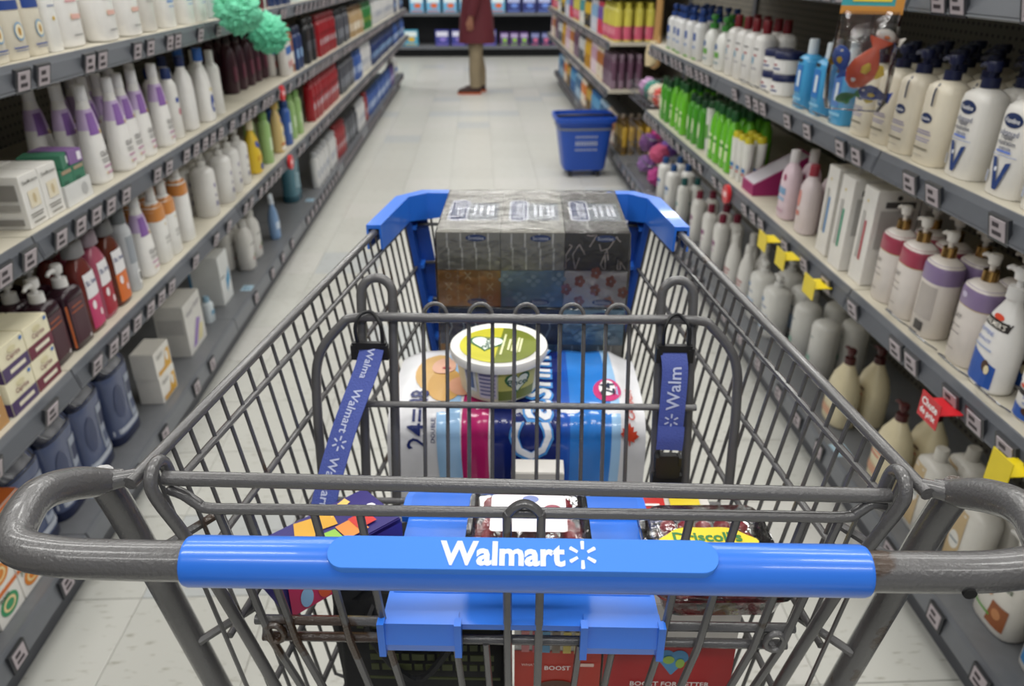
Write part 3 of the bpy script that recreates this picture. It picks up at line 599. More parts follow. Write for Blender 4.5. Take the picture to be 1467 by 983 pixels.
for j, yy in enumerate((yj, yj + .092)):
    for h in range(2): spawn(jar, 'cream_jar', 'white cream jar with navy lid, %s of the %s pair on right upper shelf' % (('lower', 'upper')[h], ('nearer', 'farther')[j]), 'jar', (.93, yy, 1.0006 + h * .0624), -pi / 2, 'white cream jars with navy lids')
R2.cur = yj + .14
k = bottle(.075, .06, .2, 'tall', 'e6e4e1', ('flip', '7a1a24', .014, .04), [('r', '4f9cc0', -.5, .5, .15, .12), ('r', '4a4a52', .1, .72, 0.250, .022), ('r', 'b04a50', .1, .6, .16, .03), ('r', '9a98a0', .1, .35, .26, .02)], e=3.5)
R2.px(k, (1076, 1060, 1046, 1034), 'lotion_bottle', 'tall white bottle with dark red cap', 'bottle', 'tall white bottles with red caps', back=1)
k = bottle(.09, .06, .185, 'oval', 'e6e6e2', ('pump', '3f8a3c', .017, .05), [('o', '2f5f9a', -.2, .6, .36, .16), ('r', '6aa84a', -.1, .4, .34, .14), ('r', '5a8a9a', 0, .2, .3, .03)], e=3)
R2.px(k, (1020, 1004), 'lotion_bottle', 'white lotion bottle with green pump', 'bottle', 'white bottles with green pumps', back=1)
k = bottle(.08, .06, .195, 'tall', 'e4e4e4', ('pump', '2a4a90', .017, .05), [('r', '2f55a0', -.1, .62, .32, .2), ('r', '8fa4cc', 0, .35, .3, .06), ('r', '7fb05a', 0, .05, .42, .05)], e=3)
R2.px(k, (988, 978, 968, 960, 953), 'lotion_bottle', 'white lotion bottle with blue pump', 'bottle', 'white bottles with blue pumps', back=2)
# ---- right lower shelf
R1 = Shelf(1, .86, .6804, 'on right lower shelf')
def palmer(dec_only=False):
    return [('q', '2a58ae', [(-.8, .05), (.8, .05), (.8, .30), (-.8, .40)]), ('o', 'd8492c', .05, .80, .3, .06), ('r', '2a2422', .02, .73, .36, .09), ('t', 'e9e4da', .02, .73, .6, "PALMER'S"), ('t', '3a62b4', -.2, .62, .46, 'SOFTENS'), ('t', '3a62b4', -.2, .53, .46, 'ADOUCIT'), ('r', '9aa8c8', -.15, .45, .3, .02), ('o', '4a2c1c', .35, .28, .2, .13), ('o', 'e9dcb4', .48, .25, .13, .1)]
pb = bottle(.085, .055, .225, 'pear', 'ebe9e6', ('pump', 'e6e4e2', .016, .055), palmer(), e=2.8, rough=.25)
pj = bottle(.082, .082, .085, 'jar', 'ebe9e6', ('jar', 'efedea', .04, .02), [('q', '2a58ae', [(-.7, .05), (.7, .05), (.7, .3), (-.7, .38)]), ('o', 'd8492c', -.45, .9, .16, .1), ('r', '2a2422', -.45, .75, .2, .14), ('t', '3a62b4', .2, .66, .42, 'SOFTENS'), ('t', '3a62b4', .2, .5, .4, 'ADOUCIT'), ('o', '4a2c1c', .1, .3, .24, .2), ('o', 'e9dcb4', .3, .26, .14, .14)], e=2)
yj = yat(1452, .88, .68)
for h in range(2): spawn(pj, 'cream_jar', 'white cocoa butter jar, %s of two stacked by the right edge' % ('lower', 'upper')[h], 'jar', (.925, yj, .6806 + h * .0856), -pi / 2 + .25, 'cocoa butter jars')
R1.cur = yj + .045
R1.px(pb, (1392,), 'lotion_bottle', 'white cocoa butter lotion bottle with pump', 'bottle', None, back=1)
R1.s = 0
def olay(c, txt, tag_c=None):
    d = [('t', '6a625e', -.35, .56, .42, txt)] + ([('o', 'c9bed8', -.2, .82, .2, .07)] if tag_c else []) + [('r', '9a928e', -.3, .44, .2, .012), ('r', '9a928e', -.3, .36, .24, .012), ('r', 'a8a09c', -.3, .16, .18, .012)]
    return bottle(.082, .062, .215, 'tall', 'e4dcd6', ('gold', 'dddddd', .0135, .05), d, e=2.6, rough=.28, bands=[(.70, .935, c), (.69, .70, 'b8a06a')])
LAV = olay('8d7aa0', 'OLAY', 1); PNK = olay('a8455a', 'OLAY')
R1.px(LAV, (1351,), 'lotion_bottle', 'beige lotion bottle with lavender shoulder', 'bottle', 'lavender shouldered lotion bottles', back=1)
k = bottle(.082, .062, .215, 'tall', 'e0d8d0', ('gold', 'dddddd', .0135, .05), [('r', 'b4aca6', .2, .45, .3, .42), ('r', '4a4644', .2, .13, .16, .12)], e=2.6, bands=[(.70, .935, '8d7aa0')])
R1.px(k, (1303,), 'lotion_bottle', 'lavender shouldered bottle turned to its barcode', 'bottle', None, back=1)
R1.px(PNK, (1272, 1246), 'lotion_bottle', 'white lotion bottle with pink shoulder', 'bottle', 'pink shouldered lotion bottles', back=1)
for px_, c, nm in ((1216, 'b4424e', 'red'), (1192, '2f9a78', 'green'), (1169, '3f86c4', 'blue')):
    k = carton(.066, .1, .225, 'e6e3de', [('r', c, .05, .45, .07, .42), ('o', 'd9c06a', -.2, .86, .1, .03), ('r', 'b9b6b2', -.4, .5, .1, .5), ('r', '4f4c4c', .1, .86, .34, .06, 'R'), ('r', 'b5b2ae', 0, .6, .38, .4, 'R'), ('o', '3a3838', 0, .93, .12, .05, 'R')])
    R1.px(k, (px_,), 'lotion_carton', 'tall white lotion carton with %s stripe' % nm, 'box', 'tall white lotion cartons', back=1)
k = bottle(.08, .05, .2, 'oval', 'e3ccd6', ('flip', 'e8e4e6', .014, .035), [('o', 'a8466e', .2, .74, .24, .12), ('r', '7aa0c4', -.1, .5, .36, .12), ('r', '9ab4d0', -.1, .36, .34, .06), ('r', 'c9a4b4', 0, .15, .3, .05)], e=2.8)
k2 = bottle(.07, .05, .19, 'oval', 'ddd0d2', ('flip', 'a03a48', .013, .03), [('o', 'd98a80', -.3, .6, .3, .3), ('r', 'c97a70', -.3, .35, .2, .08)], e=2.8)
R1.px(k2, (1135,), 'lotion_bottle', 'pearl pink bottle with red cap ring', 'bottle', None, back=2)
R1.px(k, (1110,), 'lotion_bottle', 'pale pink bottle with blue text', 'bottle', None, back=1)
# magenta sloped display
R1.cur += .02; yd = max(R1.cur + .07, yat(1078, .9, .68)); dm = MB(); sd = [(-.09, 0), (.09, 0), (.09, .13), (-.09, .035)]
dm.rings([[(x, p[0], p[1]) for p in sd] for x in (-.055, .055)])
disp = dict(parts=[['carton_body', dm.mesh('carton_body', M('a02468', .45)), []], ['sloped_front', MB().grid(lambda u, v: (-.05 + .1 * u, -.088 + .17 * v, .0375 + .0895 * v), 1, 1).mesh('sloped_front', M('b9b4bc', .3)), []], ['printed_label', MB().grid(lambda u, v: (.0556, .03 + .03 * v * cos(2 * pi * u), .05 + .03 * v * sin(2 * pi * u)), 20, 1).mesh('printed_label', M('b54a86', .5)), []]], w=.112, d=.18, h=.13)
spawn(disp, 'display_carton', 'magenta sloped display carton on right lower shelf', 'box', (.97, yd, .6806), -pi / 2); R1.cur = yd + .06
tb = bottle(.05, .035, .16, 'tube', 'e4e4de', ('flip', 'd4c62e', .016, .02), [('r', '3a7ab8', 0, .35, .3, .1), ('r', 'c2463a', .1, .25, .2, .05)], e=2.2)
def upside(k): return k
R1.px(tb, (1060, 1052, 1044), 'cream_tube', 'white skin cream tube with yellow base', 'tube', 'white cream tubes', back=1)
G1 = bottle(.06, .045, .215, 'oval', '6cc22e', ('flip', '1f5a2c', .016, .035), [('q', 'd9ecb4', [(-.5, .2), (.5, .2), (.5, .55), (-.5, .55)]), ('r', '3a8a2a', 0, .45, .3, .06)], e=2.6, rough=.15)
G2 = bottle(.055, .045, .19, 'tall', '4ba02c', ('flip', '1c4a2a', .016, .03), [('o', 'e2efc4', 0, .45, .4, .4)], e=2.4, rough=.15)
G3 = bottle(.05, .04, .2, 'tube', 'e2e4dc', ('flip', '2c5a34', .016, .025), [('r', '6aa84a', 0, .5, .3, .3)], e=2.3)
R1.px(G1, (1034, 1026, 1018, 1011), 'aloe_gel_bottle', 'bright green aloe gel bottle', 'bottle', 'bright green aloe bottles', back=2)
R1.px(G3, (1003,), 'cream_tube', 'white tube with green cap among aloe bottles', 'tube', None, back=1)
R1.px(G2, (994, 986, 979), 'aloe_gel_bottle', 'mid green aloe bottle', 'bottle', 'mid green aloe bottles', back=2)
R1.px(G1, (971, 964, 957), 'aloe_gel_bottle', 'lime aloe gel bottle', 'bottle', 'lime aloe bottles', back=2)
R1.px(G2, (950, 945, 941), 'aloe_gel_bottle', 'dark green aloe bottle', 'bottle', 'dark green aloe bottles', back=1)
# ---- right base deck
R0 = Shelf(1, .958, .1504, 'on right base deck'); sbk = .04
k = bottle(.1, .07, .2, 'oval', 'e4e2de', ('flip', 'e0dedb', .02, .03), [('q', '3f86c4', [(-.7, .1), (.4, .1), (.4, .8), (-.7, .8)]), ('r', 'a9cbe6', -.2, .6, .25, .08), ('o', '8a5a34', .55, .3, .22, .2), ('r', 'e9eef4', -.2, .45, 0.200, .022)], e=3)
R0.put(k, .86, 'lotion_bottle', 'blue label lotion bottle inside the right handle loop', 'bottle', None, setback=.045); R0.put(k, .965, 'lotion_bottle', 'second blue label bottle with brown cocoa print', 'bottle', None, setback=.045)
k = bottle(.115, .07, .21, 'oval', 'e4e0d8', ('pump', 'd6d4d0', .018, .04), [('t', '3a5a34', .25, .7, .46, 'St. Ives'), ('q', '9a5a34', [(.0, .1), (.8, .1), (.8, .42), (.1, .42)]), ('o', 'c98a5a', .4, .28, .2, .14), ('r', '6aa84a', -.45, .2, .3, .03), ('r', 'd9a06a', -.4, .55, .2, .2)], e=3)
R0.px(k, (1400,), 'lotion_bottle', 'white lotion bottle with almond print', 'bottle', None, back=0, setback=sbk)
k = bottle(.1, .065, .225, 'tall', 'e0ddd6', ('flip', 'd4d0c8', .016, .03), [('q', 'c4ab82', [(-.8, .08), (.2, .08), (.2, .9), (-.8, .9)]), ('o', 'e4e2dc', -.25, .5, .36, .22), ('r', '6a7a84', -.25, .5, 0.150, .022)], e=3.2)
R0.px(k, (1350, 1296), 'lotion_bottle', 'white bottle with tan oat label', 'bottle', 'white tan label bottles', back=1, setback=sbk)
k = bottle(.115, .075, .235, 'pear', 'e2d6b4', ('pump', '4a1c1e', .015, .045), [('r', '5a3a30', -.25, .58, .26, .035), ('r', 'cf4a2c', -.25, .49, 0.250, .022), ('r', 'cf4a2c', -.25, .42, 0.200, .022), ('r', 'd8a88a', -.3, .2, .3, .12)], e=2.8)
R0.px(k, (1247, 1180), 'lotion_bottle', 'beige pump lotion bottle with red text', 'bottle', 'beige pump bottles', back=1, setback=sbk)
k = bottle(.09, .09, .19, 'tall', 'dad9d5', None, [('r', '8a9a94', -.2, .7, 0.200, .022), ('r', '9ac0b0', -.2, .3, .2, .1)], e=2)
R0.px(k, (1150, 1128), 'lotion_bottle', 'plain white round bottle', 'bottle', 'plain white round bottles', back=1, setback=.09)
k = bottle(.105, .09, .225, 'tall', 'e4e3df', ('pump', 'e0dfdc', .017, .04), [('o', '6a94c4', -.3, .72, .2, .1), ('r', '4a6a9a', -.1, .6, 0.250, .022), ('r', 'b0c4dc', -.2, .3, .4, .3)], e=2.6)
R0.px(k, (1086, 1068), 'lotion_bottle', 'large white pump bottle with blue flower', 'bottle', 'large white blue-flower pump bottles', back=1, setback=sbk)
k = bottle(.085, .06, .23, 'pear', 'e4e2de', ('flip', 'dcdad6', .016, .03), [('r', 'a85a60', -.1, .42, .4, .04), ('r', 'b87a7a', -.1, .34, .34, .04)]); R0.px(k, (1049, 1035), 'lotion_bottle', 'white bottle with faded red text', 'bottle', 'white faded red text bottles', back=1, setback=sbk)
k = bottle(.085, .06, .24, 'tall', 'e6e4e0', ('flip', '7a1f38', .016, .035), [('r', '8a3a78', -.2, .55, .3, .1), ('r', 'c9b4c4', -.2, .4, .3, .04)], e=3); R0.px(k, (1014, 1001, 984), 'lotion_bottle', 'white bottle with maroon cap', 'bottle', 'white maroon cap bottles', back=1, setback=sbk)
k = bottle(.085, .06, .23, 'tall', 'e4e4e0', ('flip', '1f5a5a', .016, .035), [('r', '5a9a9a', -.2, .5, .3, .08)], e=3); R0.px(k, (965,), 'lotion_bottle', 'white bottle with teal cap', 'bottle', None, back=1, setback=sbk)
k = bottle(.1, .07, .24, 'tall', 'e6e5e2', ('flip', '24508a', .018, .035), [('r', '2f6aa8', -.1, .55, .36, .1), ('r', '8fb0cc', -.1, .42, .3, .04)], e=3); R0.px(k, (950, 940), 'lotion_bottle', 'white bottle with blue cap and label', 'bottle', 'white blue cap bottles', back=1, setback=sbk)
k = bottle(.085, .06, .2, 'oval', 'dcdcdc', ('flip', '222c5a', .016, .03), [('r', 'b9bac0', 0, .4, .3, .2)])
spawn(k, 'lotion_bottle', 'white bottle with navy cap behind the almond print bottle', 'bottle', (1.14, 1.06, .1506), -pi / 2)

# ------------------------------------------------------------------ far right stock, pegboard bay
C2 = Shelf(1, .86, .8954, 'on far right upper shelf'); C1 = Shelf(1, .86, .5954, 'on far right middle shelf'); C0 = Shelf(1, .958, .1504, 'on far right base deck')
def tubek(c1, c2, h=.22, w_=.055): return bottle(w_, .045, h, 'tall', c1, ('flip', c2, .018, .03), [('r', c2, 0, .4, .4, .3)], e=2.4, bands=[(.0, .3, c2)])
YP = bottle(.075, .06, .24, 'tall', 'd9cf5a', ('flip', 'cfc54a', .02, .03), [('r', 'e08a9a', 0, .3, .4, .2)], e=2.4, bands=[(.0, .45, 'd0607a')])
for sh, seq in ((C2, ((YP, 'yellow and pink bottle', 6), (tubek('7a5aa8', 'd9475a'), 'violet and red bottle', 4), (tubek('8fb6d9', 'd8d8e2'), 'sky blue bottle', 5), (tubek('e0b92c', '3a3a3a'), 'yellow bottle with dark label', 6), (tubek('4f9aa0', 'e9e4da'), 'teal bottle', 6))),
                (C1, ((tubek('6a4a5e', '8a7484'), 'mauve bottle', 6), (tubek('b5713a', 'e4d8c4'), 'amber bottle', 5), (tubek('c8a0b4', 'e6d2da'), 'dusty pink bottle', 5), (tubek('dcae2f', 'b8862a'), 'golden bottle', 6), (tubek('cfd0d0', '5a5c60'), 'silver bottle', 6))),
                (C0, ((tubek('c9a23a', '6a5228'), 'mustard bottle', 5), (tubek('e0833a', 'efe2d0'), 'orange bottle', 6), (tubek('3f6f9a', 'a8c4dc'), 'slate blue bottle', 6), (tubek('5aa0d0', '2f6aa8'), 'azure bottle', 8)))):
    sh.cur = 5.36
    sh.fill(10.0, [(k, 'hair_care_bottle', d, 'bottle', d + 's ' + sh.where, n, .05) for k, d, n in seq])
def pouf_mesh(seed, r, col):
    bm = bmesh.new(); bmesh.ops.create_icosphere(bm, subdivisions=5, radius=1)
    for v in bm.verts:
        n = v.co.normalized(); a = noise.noise(n * 3.2 + Vector((seed, 0, 0))); b = abs(noise.noise(n * 8 + Vector((0, seed, 0)))); c = abs(noise.noise(n * 19 + Vector((0, 0, seed))))
        v.co = n * r * (.78 + .22 * a + .42 * b + .16 * c)
    me = bpy.data.meshes.new('pouf'); bm.to_mesh(me); bm.free(); me.materials.append(col)
    me.polygons.foreach_set('use_smooth', [True] * len(me.polygons)); return me
def hook(x0, x1, y, z, parent=None): return MB().tube([(x0, y, z + .02), (x1 + (x0 - x1) * .05, y, z), (x1, y, z + .015)], .0025, 6)
NET = lambda c: M(c, .55, var=.25, bscale=260, bump=.6)
def pouf(loc, r, c, seed, label, group, cord=0):
    o = thing('bath_pouf', label, 'bath pouf', loc, (0, 0, seed), group); link('net_ball', pouf_mesh(seed, r, NET(c)), o, (0, 0, r))
    if cord: link('hanging_cord', MB().tube([(0, 0, r * 1.6), (.004, 0, r * 1.8 + cord * .5), (0, 0, r * 1.8 + cord)], .0018, 6).mesh('hanging_cord', M('e4efe9', .6)), o)
    return o
# green pouf hanging on a clip strip from the left top shelf
pouf((-.78, 2.72, 1.15), .075, '6fd0a8', 3.1, 'mint green mesh bath pouf hanging over the left top shelf edge', 'mint poufs', .08)
pouf((-.775, 3.04, 1.06), .07, '62c8a0', 5.7, 'lower mint green mesh pouf beside dark plum bottles', 'mint poufs', .1)
st = thing('clip_strip', 'thin clear merchandising strip holding the mint poufs', 'strip', (-.8595, 2.89, 1.15))
link('strip_body', MB().box((-.004, -.012, 0), (-.001, .012, .24)).mesh('strip_body', M('c9d0d0', .3)), st); link('hook', MB().tube([(-.002, 0, .2), (.06, 0, .2), (.066, 0, .21)], .002, 6).mesh('hook', RAIL), st)
# wire bins of poufs
def bin_(x, y, z, wx, wy, h, label):
    o = thing('wire_bin', label, 'bin', (x, y, z)); wm = M('8d9096', .3, .8)
    for q in (.004, h * .5, h): link('rim_wire', MB().tube([(p[0], p[1], q) for p in rrect(-wx / 2, -wy / 2, wx / 2, wy / 2, .03)], .003, 6, True).mesh('rim_wire', wm), o)
    for i in range(10):
        yy = -wy / 2 + .03 + (wy - .06) * i / 9
        link('wire', MB().tube([(wx / 2, yy, h), (wx / 2, yy, .004), (-wx / 2, yy, .004), (-wx / 2, yy, h)], .002, 5).mesh('wire', wm), o)
bin_(1.12, 4.74, .1505, .3, .68, .3, 'wire bin of pink and purple poufs on the right base deck')
pc = [('d04fa0', 'magenta'), ('7a55a8', 'purple'), ('e7d5c8', 'cream'), ('d95f8a', 'rose'), ('b07ac8', 'lilac'), ('c93f90', 'hot pink'), ('e6e0da', 'white'), ('8a4a9a', 'plum')]
i = 0
for j in range(4):
    for h in range(2):
        c, nm = pc[(i * 3) % 8]; pouf((1.05 + .1 * (j % 2), 4.49 + .165 * j, .162 + .135 * h), .056, c, i * 1.7 + .4, '%s mesh bath pouf in the wire bin, %s layer' % (nm, ('lower', 'upper')[h]), 'poufs in the wire bin'); i += 1
bin_(1.1, 4.7, .60, .3, .7, .1, 'shallow wire tray of pastel cloths on the pegboard unit')
for a in (-.3, .3):
    pass
sp = thing('bracket', 'pair of grey arms carrying the shallow wire tray', 'bracket', (1.3695, 4.7, .584))
for a in (-.3, .3): link('arm', MB().box((-.40, a - .006, 0), (0, a + .006, .012)).mesh('arm', RAIL), sp)
for j, (c, nm) in enumerate((('e8b8a8', 'peach'), ('d95c50', 'coral'), ('e6dcc8', 'cream'), ('3f8f80', 'green'), ('c9a0c8', 'mauve'))):
    pouf((1.06, 4.42 + .14 * j, .606), .058, c, 20 + j * 2.3, '%s mesh pouf in the shallow wire tray' % nm, 'poufs in shallow tray')
# wooden back brushes on pegboard hooks
def brush(x, y, ztop, label):
    o = thing('bath_brush', label, 'brush', (x, y, ztop - .42)); wd = M('b98f58', .45, var=.2, bscale=30)
    link('handle', MB().tube([(0, 0, .40), (0, 0, .33), (0, 0, .2), (0, 0, .12)], [.011, .009, .012, .016], 8).mesh('handle', wd, True), o)
    link('head', MB().loft([(0, .012, .03, 2), (.02, .016, .042, 2), (.08, .018, .046, 2), (.13, .012, .03, 2), (.15, .008, .014, 2)], 16).mesh('head', wd, True), o)
    br = link('bristles', MB().loft([(.015, .026, .034, 2), (.07, .03, .04, 2), (.12, .024, .026, 2)], 16, (-.02, 0)).mesh('bristles', M('d8c6a0', .8, bump=1, bscale=300), True), o)
    hk = thing('peg_hook', 'metal pegboard hook holding ' + label.split(' with')[0][:40], 'hook', (1.37, y, ztop - .02)); link('hook_wire', MB().tube([(0, 0, .004), (x - 1.37 + .0, 0, .004), (x - 1.37 - .03, 0, .012)], .003, 6).mesh('hook_wire', RAIL), hk)
for j, y in enumerate((4.2, 4.3, 4.42)):
    brush(.93 + .015 * j, y, 1.3 - .02 * j, ('nearest', 'middle', 'farthest')[j] + ' wooden back brush hanging on the pegboard')
# yellow, red and round shelf markers
def flag(side, lip, px_, z, c, label, wd=.065, hh=.05, txt=None, dz=-.03, tx=None):
    y = yat(px_, side * (lip - .03), z)
    o = thing('shelf_flag', label, 'sign', (side * (lip - .0175), y, z + dz)); o.rotation_euler = (0, 0, -side * pi / 2)
    link('flag_card', MB().box((-wd / 2, -.045, -hh / 2), (wd / 2, -.0435, hh / 2)).box((-wd / 2, -.0435, hh * .1), (wd / 2, 0, hh * .1 + .0015)).mesh('flag_card', M(c, .4)), o)
    if txt:
        m = MB()
        for i, t in enumerate(txt): m.text(t, wd * .8, lambda a, b, i=i: (a, -.0458, hh * (.2 - .4 * i) + b), hh * .36, None, .025)
        link('lettering', m.mesh('lettering', M(tx or 'ffffff', .5)), o)
    return o
flag(1, .86, 1110, .68, 'e3cb1a', 'farthest yellow price flag on the right lower shelf edge', txt=None)
flag(1, .86, 1137, .68, 'e3cb1a', 'middle yellow price flag on the right lower shelf edge')
flag(1, .86, 1180, .68, 'e3cb1a', 'nearest yellow price flag below the tall white cartons')
flag(1, .86, 1362, .67, 'c8202a', 'red price drop flag with white French words', .062, .05, ('Chute', 'de prix'))
flag(1, .86, 1467, .68, 'e3cb1a', 'yellow price flag under the cocoa butter jars', .05, .06)
for sd, lp, p, z, lb in ((-1, .88, 405, .885, 'red round shelf marker on the left second shelf edge'), (-1, .88, 417, .59, 'red round shelf marker on the left bottom shelf edge'), (1, .86, 1040, .68, 'red round shelf marker on the right lower shelf edge')):
    y = yat(p, sd * (lp - .03), z); o = thing('shelf_marker', lb, 'sign', (sd * (lp - .0165), y, z - .025)); o.rotation_euler = (0, 0, -sd * pi / 2)
    link('marker_disc', MB().rings([[(.032 * cos(2 * pi * k / 20), q, .032 * sin(2 * pi * k / 20)) for k in range(20)] for q in (-.014, -.002)]).mesh('marker_disc', M('c8222c', .35)), o); link('printed_label', MB().box((-.014, -.0152, -.008), (.014, -.014, .008)).mesh('printed_label', M('e8c8c8', .5)), o)
# small pale blue labels stuck on the base decks
for sd, y, lb in ((-1, 1.62, 'nearest'), (-1, 2.98, 'middle'), (-1, 4.3, 'farthest')):
    o = link('deck_label', MB().box((-.022, -.03, 0), (.022, .03, .0008)).mesh('deck_label', M('a9c6d8', .5)), None, (-.985, y, .1502)); tag(o, '%s pale blue label stuck on the left base deck' % lb, 'label', 'pale blue deck labels')
    link('lettering', MB().box((-.012, -.02, .0008), (-.004, .018, .0011)).box((.004, -.02, .0008), (.01, .01, .0011)).mesh('lettering', M('5f7f98', .5)), o)
o = link('deck_label', MB().box((-.022, -.03, 0), (.022, .03, .0008)).mesh('deck_label', M('a9c6d8', .5)), None, (.982, 1.72, .1502)); tag(o, 'pale blue label stuck on the right base deck edge', 'label')
# wire product stops on the front of the right shelves
def stop(x, y, z, n, label):
    o = link('wire_stop', MB().tube(smoothpath([(0, -n, .004), (-.012, -n, .012), (-.02, -n + .012, .016), (-.02, n - .012, .016), (-.012, n, .012), (0, n, .004)], 4), .0018, 6).mesh('wire_stop', M('8d9096', .25, .9)), None, (x, y, z)); tag(o, label, 'wire stop', 'wire product stops')
for j, y in enumerate((1.06, 1.98, 2.12, 2.45, 2.6)): stop(.884, y, 1.0, .045, 'bent wire product stop on right upper shelf, ' + ords[j] + (' from the camera' if j else ' the camera'))
for j, y in enumerate((1.10, 1.22, 1.33, 1.43)): stop(.882, y, .68, .04, 'bent wire product stop on right lower shelf, ' + ords[j] + (' from the camera' if j else ' the camera'))

# ------------------------------------------------------------------ hanging bag of bath toys
tb_o = thing('bath_toy_bag', 'clear bag of rubber fish bath toys hanging beside cream lotion bottles', 'toy pack', (.78, 1.62, 1.085)); tb_o.rotation_euler = (0, 0, -.5); tb_o.scale = (1.15, 1.15, 1.0)
hd = link('header_card', MB().box((-.05, -.0015, .185), (.05, .0015, .255)).mesh('header_card', M('3fa0a8', .5)), tb_o)
link('printed_label', MB().box((-.05, -.0024, .185), (.05, -.0015, .2)).box((.036, -.0024, .2), (.05, -.0015, .255)).mesh('printed_label', M('c98a3a', .5)), hd)
m = MB(); m.box((-.03, -.0026, .224), (.028, -.0015, .231)); m.box((-.032, -.0026, .208), (.03, -.0015, .214)); link('printed_lines', m.mesh('lettering', M('e6d24a', .5)), hd)
bagv = []
for z, a, b in ((0, .045, .008), (.02, .052, .024), (.08, .055, .032), (.14, .052, .024), (.19, .05, .004)): bagv.append([(p[0] * (1 + .05 * sin(9 * i + z * 60)), p[1], z) for i, p in enumerate(sup(a, b, 2.5, 24))])
link('clear_bag', MB().rings(bagv, True).mesh('clear_bag', CLEAR, True), tb_o)
def fish(name, c, fin, loc, rot, sc, eye=True):
    T = Matrix.Translation(loc) @ Euler(rot).to_matrix().to_4x4() @ Matrix.Scale(sc, 4)
    def tr(m): m.v = [tuple(T @ Vector(p)) for p in m.v]; return m
    b = link(name, tr(MB().loft([(-1, .12, .1, 2), (-.8, .4, .26, 2), (-.3, .62, .34, 2), (.2, .56, .32, 2), (.7, .3, .2, 2), (.95, .16, .08, 2), (1.25, .42, .06, 2), (1.4, .5, .04, 2)], 16)).mesh(name, M(c, .4), True), tb_o)
    f = MB().loft([(-.2, .12, .08, 2), (.05, .2, .1, 2), (.3, .06, .04, 2)], 10, (.1, -.34)); f.loft([(-.3, .1, .05, 2), (0, .3, .05, 2), (.35, .08, .03, 2)], 10, (.6, 0)); link('fin', tr(f).mesh('fin', M(fin, .4), True), b)
    if eye: link('eye', tr(MB().loft([(-.72, .02, .02, 2), (-.66, .11, .06, 2), (-.56, .13, .07, 2), (-.46, .02, .02, 2)], 10, (-.1, -.24))).mesh('eye', M('eeeeee', .3), True), b)
fish('orange_fish', 'd9552c', 'e2c02c', (.006, -.004, .085), (0, .35, 0), .042)
fish('blue_fish', '2c55b0', 'd9b92c', (-.034, .0, .10), (0, 2.9, 0), .026)
fish('navy_fish', '30479a', 'd9c23a', (.026, .004, .035), (0, 1.8, 0), .024)
fish('green_frog', '2f8a4a', '2f8a4a', (-.016, -.002, .025), (0, 1.2, 0), .017, False)
fish('white_duck', 'e6e0d8', 'd9772c', (.034, .004, .145), (0, 2.0, 0), .02)
ch = thing('clip_strip', 'grey strip clip holding the bath toy bag', 'strip', (.815, 1.62, 1.29)); link('strip_body', MB().box((-.002, -.01, 0), (.002, .01, .03)).mesh('strip_body', RAIL), ch)
link('hook', MB().tube([(0, 0, .004), (-.025, 0, .006), (-.026, 0, .02), (-.024, 0, .018)], .002, 6).mesh('hook', RAIL), ch)
link('arm', MB().tube([(.0, 0, .02), (.03, 0, .016), (.047, 0, .012)], .003, 6).mesh('arm', RAIL), ch)

# ------------------------------------------------------------------ blue rolling basket
rb = thing('rolling_basket', 'blue plastic rolling basket standing on the floor by the right shelves', 'basket', (.722, 5.46, 0)); rb.rotation_euler = (0, 0, .03)
BL = M('1c4fb4', .38); prof = [(.05, .145, .12, 6), (.06, .15, .125, 6), (.40, .195, .17, 6)]
bk = MB().rings([[(p[0], p[1], q[0]) for p in sup(q[1], q[2], 6, 40)] for q in prof + [(.40, .19, .165, 6), (.065, .142, .118, 6)]], False)
bk.add([(p[0], p[1], .062) for p in sup(.145, .12, 6, 40)], [tuple(range(40))]); bk.add([(p[0], p[1], .05) for p in sup(.145, .12, 6, 40)], [tuple(range(39, -1, -1))])
body = link('basket_body', bk.mesh('basket_body', BL, True), rb)
link('rim', MB().rings([[(p[0], p[1], q[0]) for p in sup(q[1], q[2], 6, 40)] for q in ((.385, .2, .175, 6), (.385, .212, .187, 6), (.415, .215, .19, 6), (.415, .2, .175, 6))], False, True).mesh('rim', BL, True), rb)
link('grey_band', MB().rings([[(p[0], p[1], q[0]) for p in sup(q[1], q[2], 6, 40)] for q in ((.335, .1935, .1685, 6), (.35, .196, .171, 6))], False).mesh('grey_band', M('7c828c', .4), True), rb)
for zz, hh in ((.20, .012), (.245, .03), (.29, .012)):
    for i in range(9):
        x = -.07 + i * .0175; yy = -(.125 + (zz - .06) * .132) - .001
        link('slot', MB().box((x - .005, yy - .002, zz - hh / 2), (x + .005, yy + .004, zz + hh / 2)).mesh('slot', M('b6bdcc', .5)), body)
link('carry_handle', MB().tube([(-.205, -.05, .41), (-.18, -.1, .425), (0, -.11, .43), (.18, -.1, .425), (.205, -.05, .41)], .009, 8).mesh('carry_handle', M('17181c', .4), True), rb)
for x in (-.1, .1):
    for y in (-.08, .08):
        link('wheel', MB().rings([[(x + q, y + .026 * cos(2 * pi * k / 16), .026 + .026 * sin(2 * pi * k / 16)) for k in range(16)] for q in (-.012, .012)]).mesh('wheel', M('2a2a2e', .5)), rb)
        link('wheel_bracket', MB().box((x - .016, y - .012, .026), (x - .013, y + .012, .056)).box((x + .013, y - .012, .026), (x + .016, y + .012, .056)).mesh('wheel_bracket', M('4a4c52', .5)), rb)

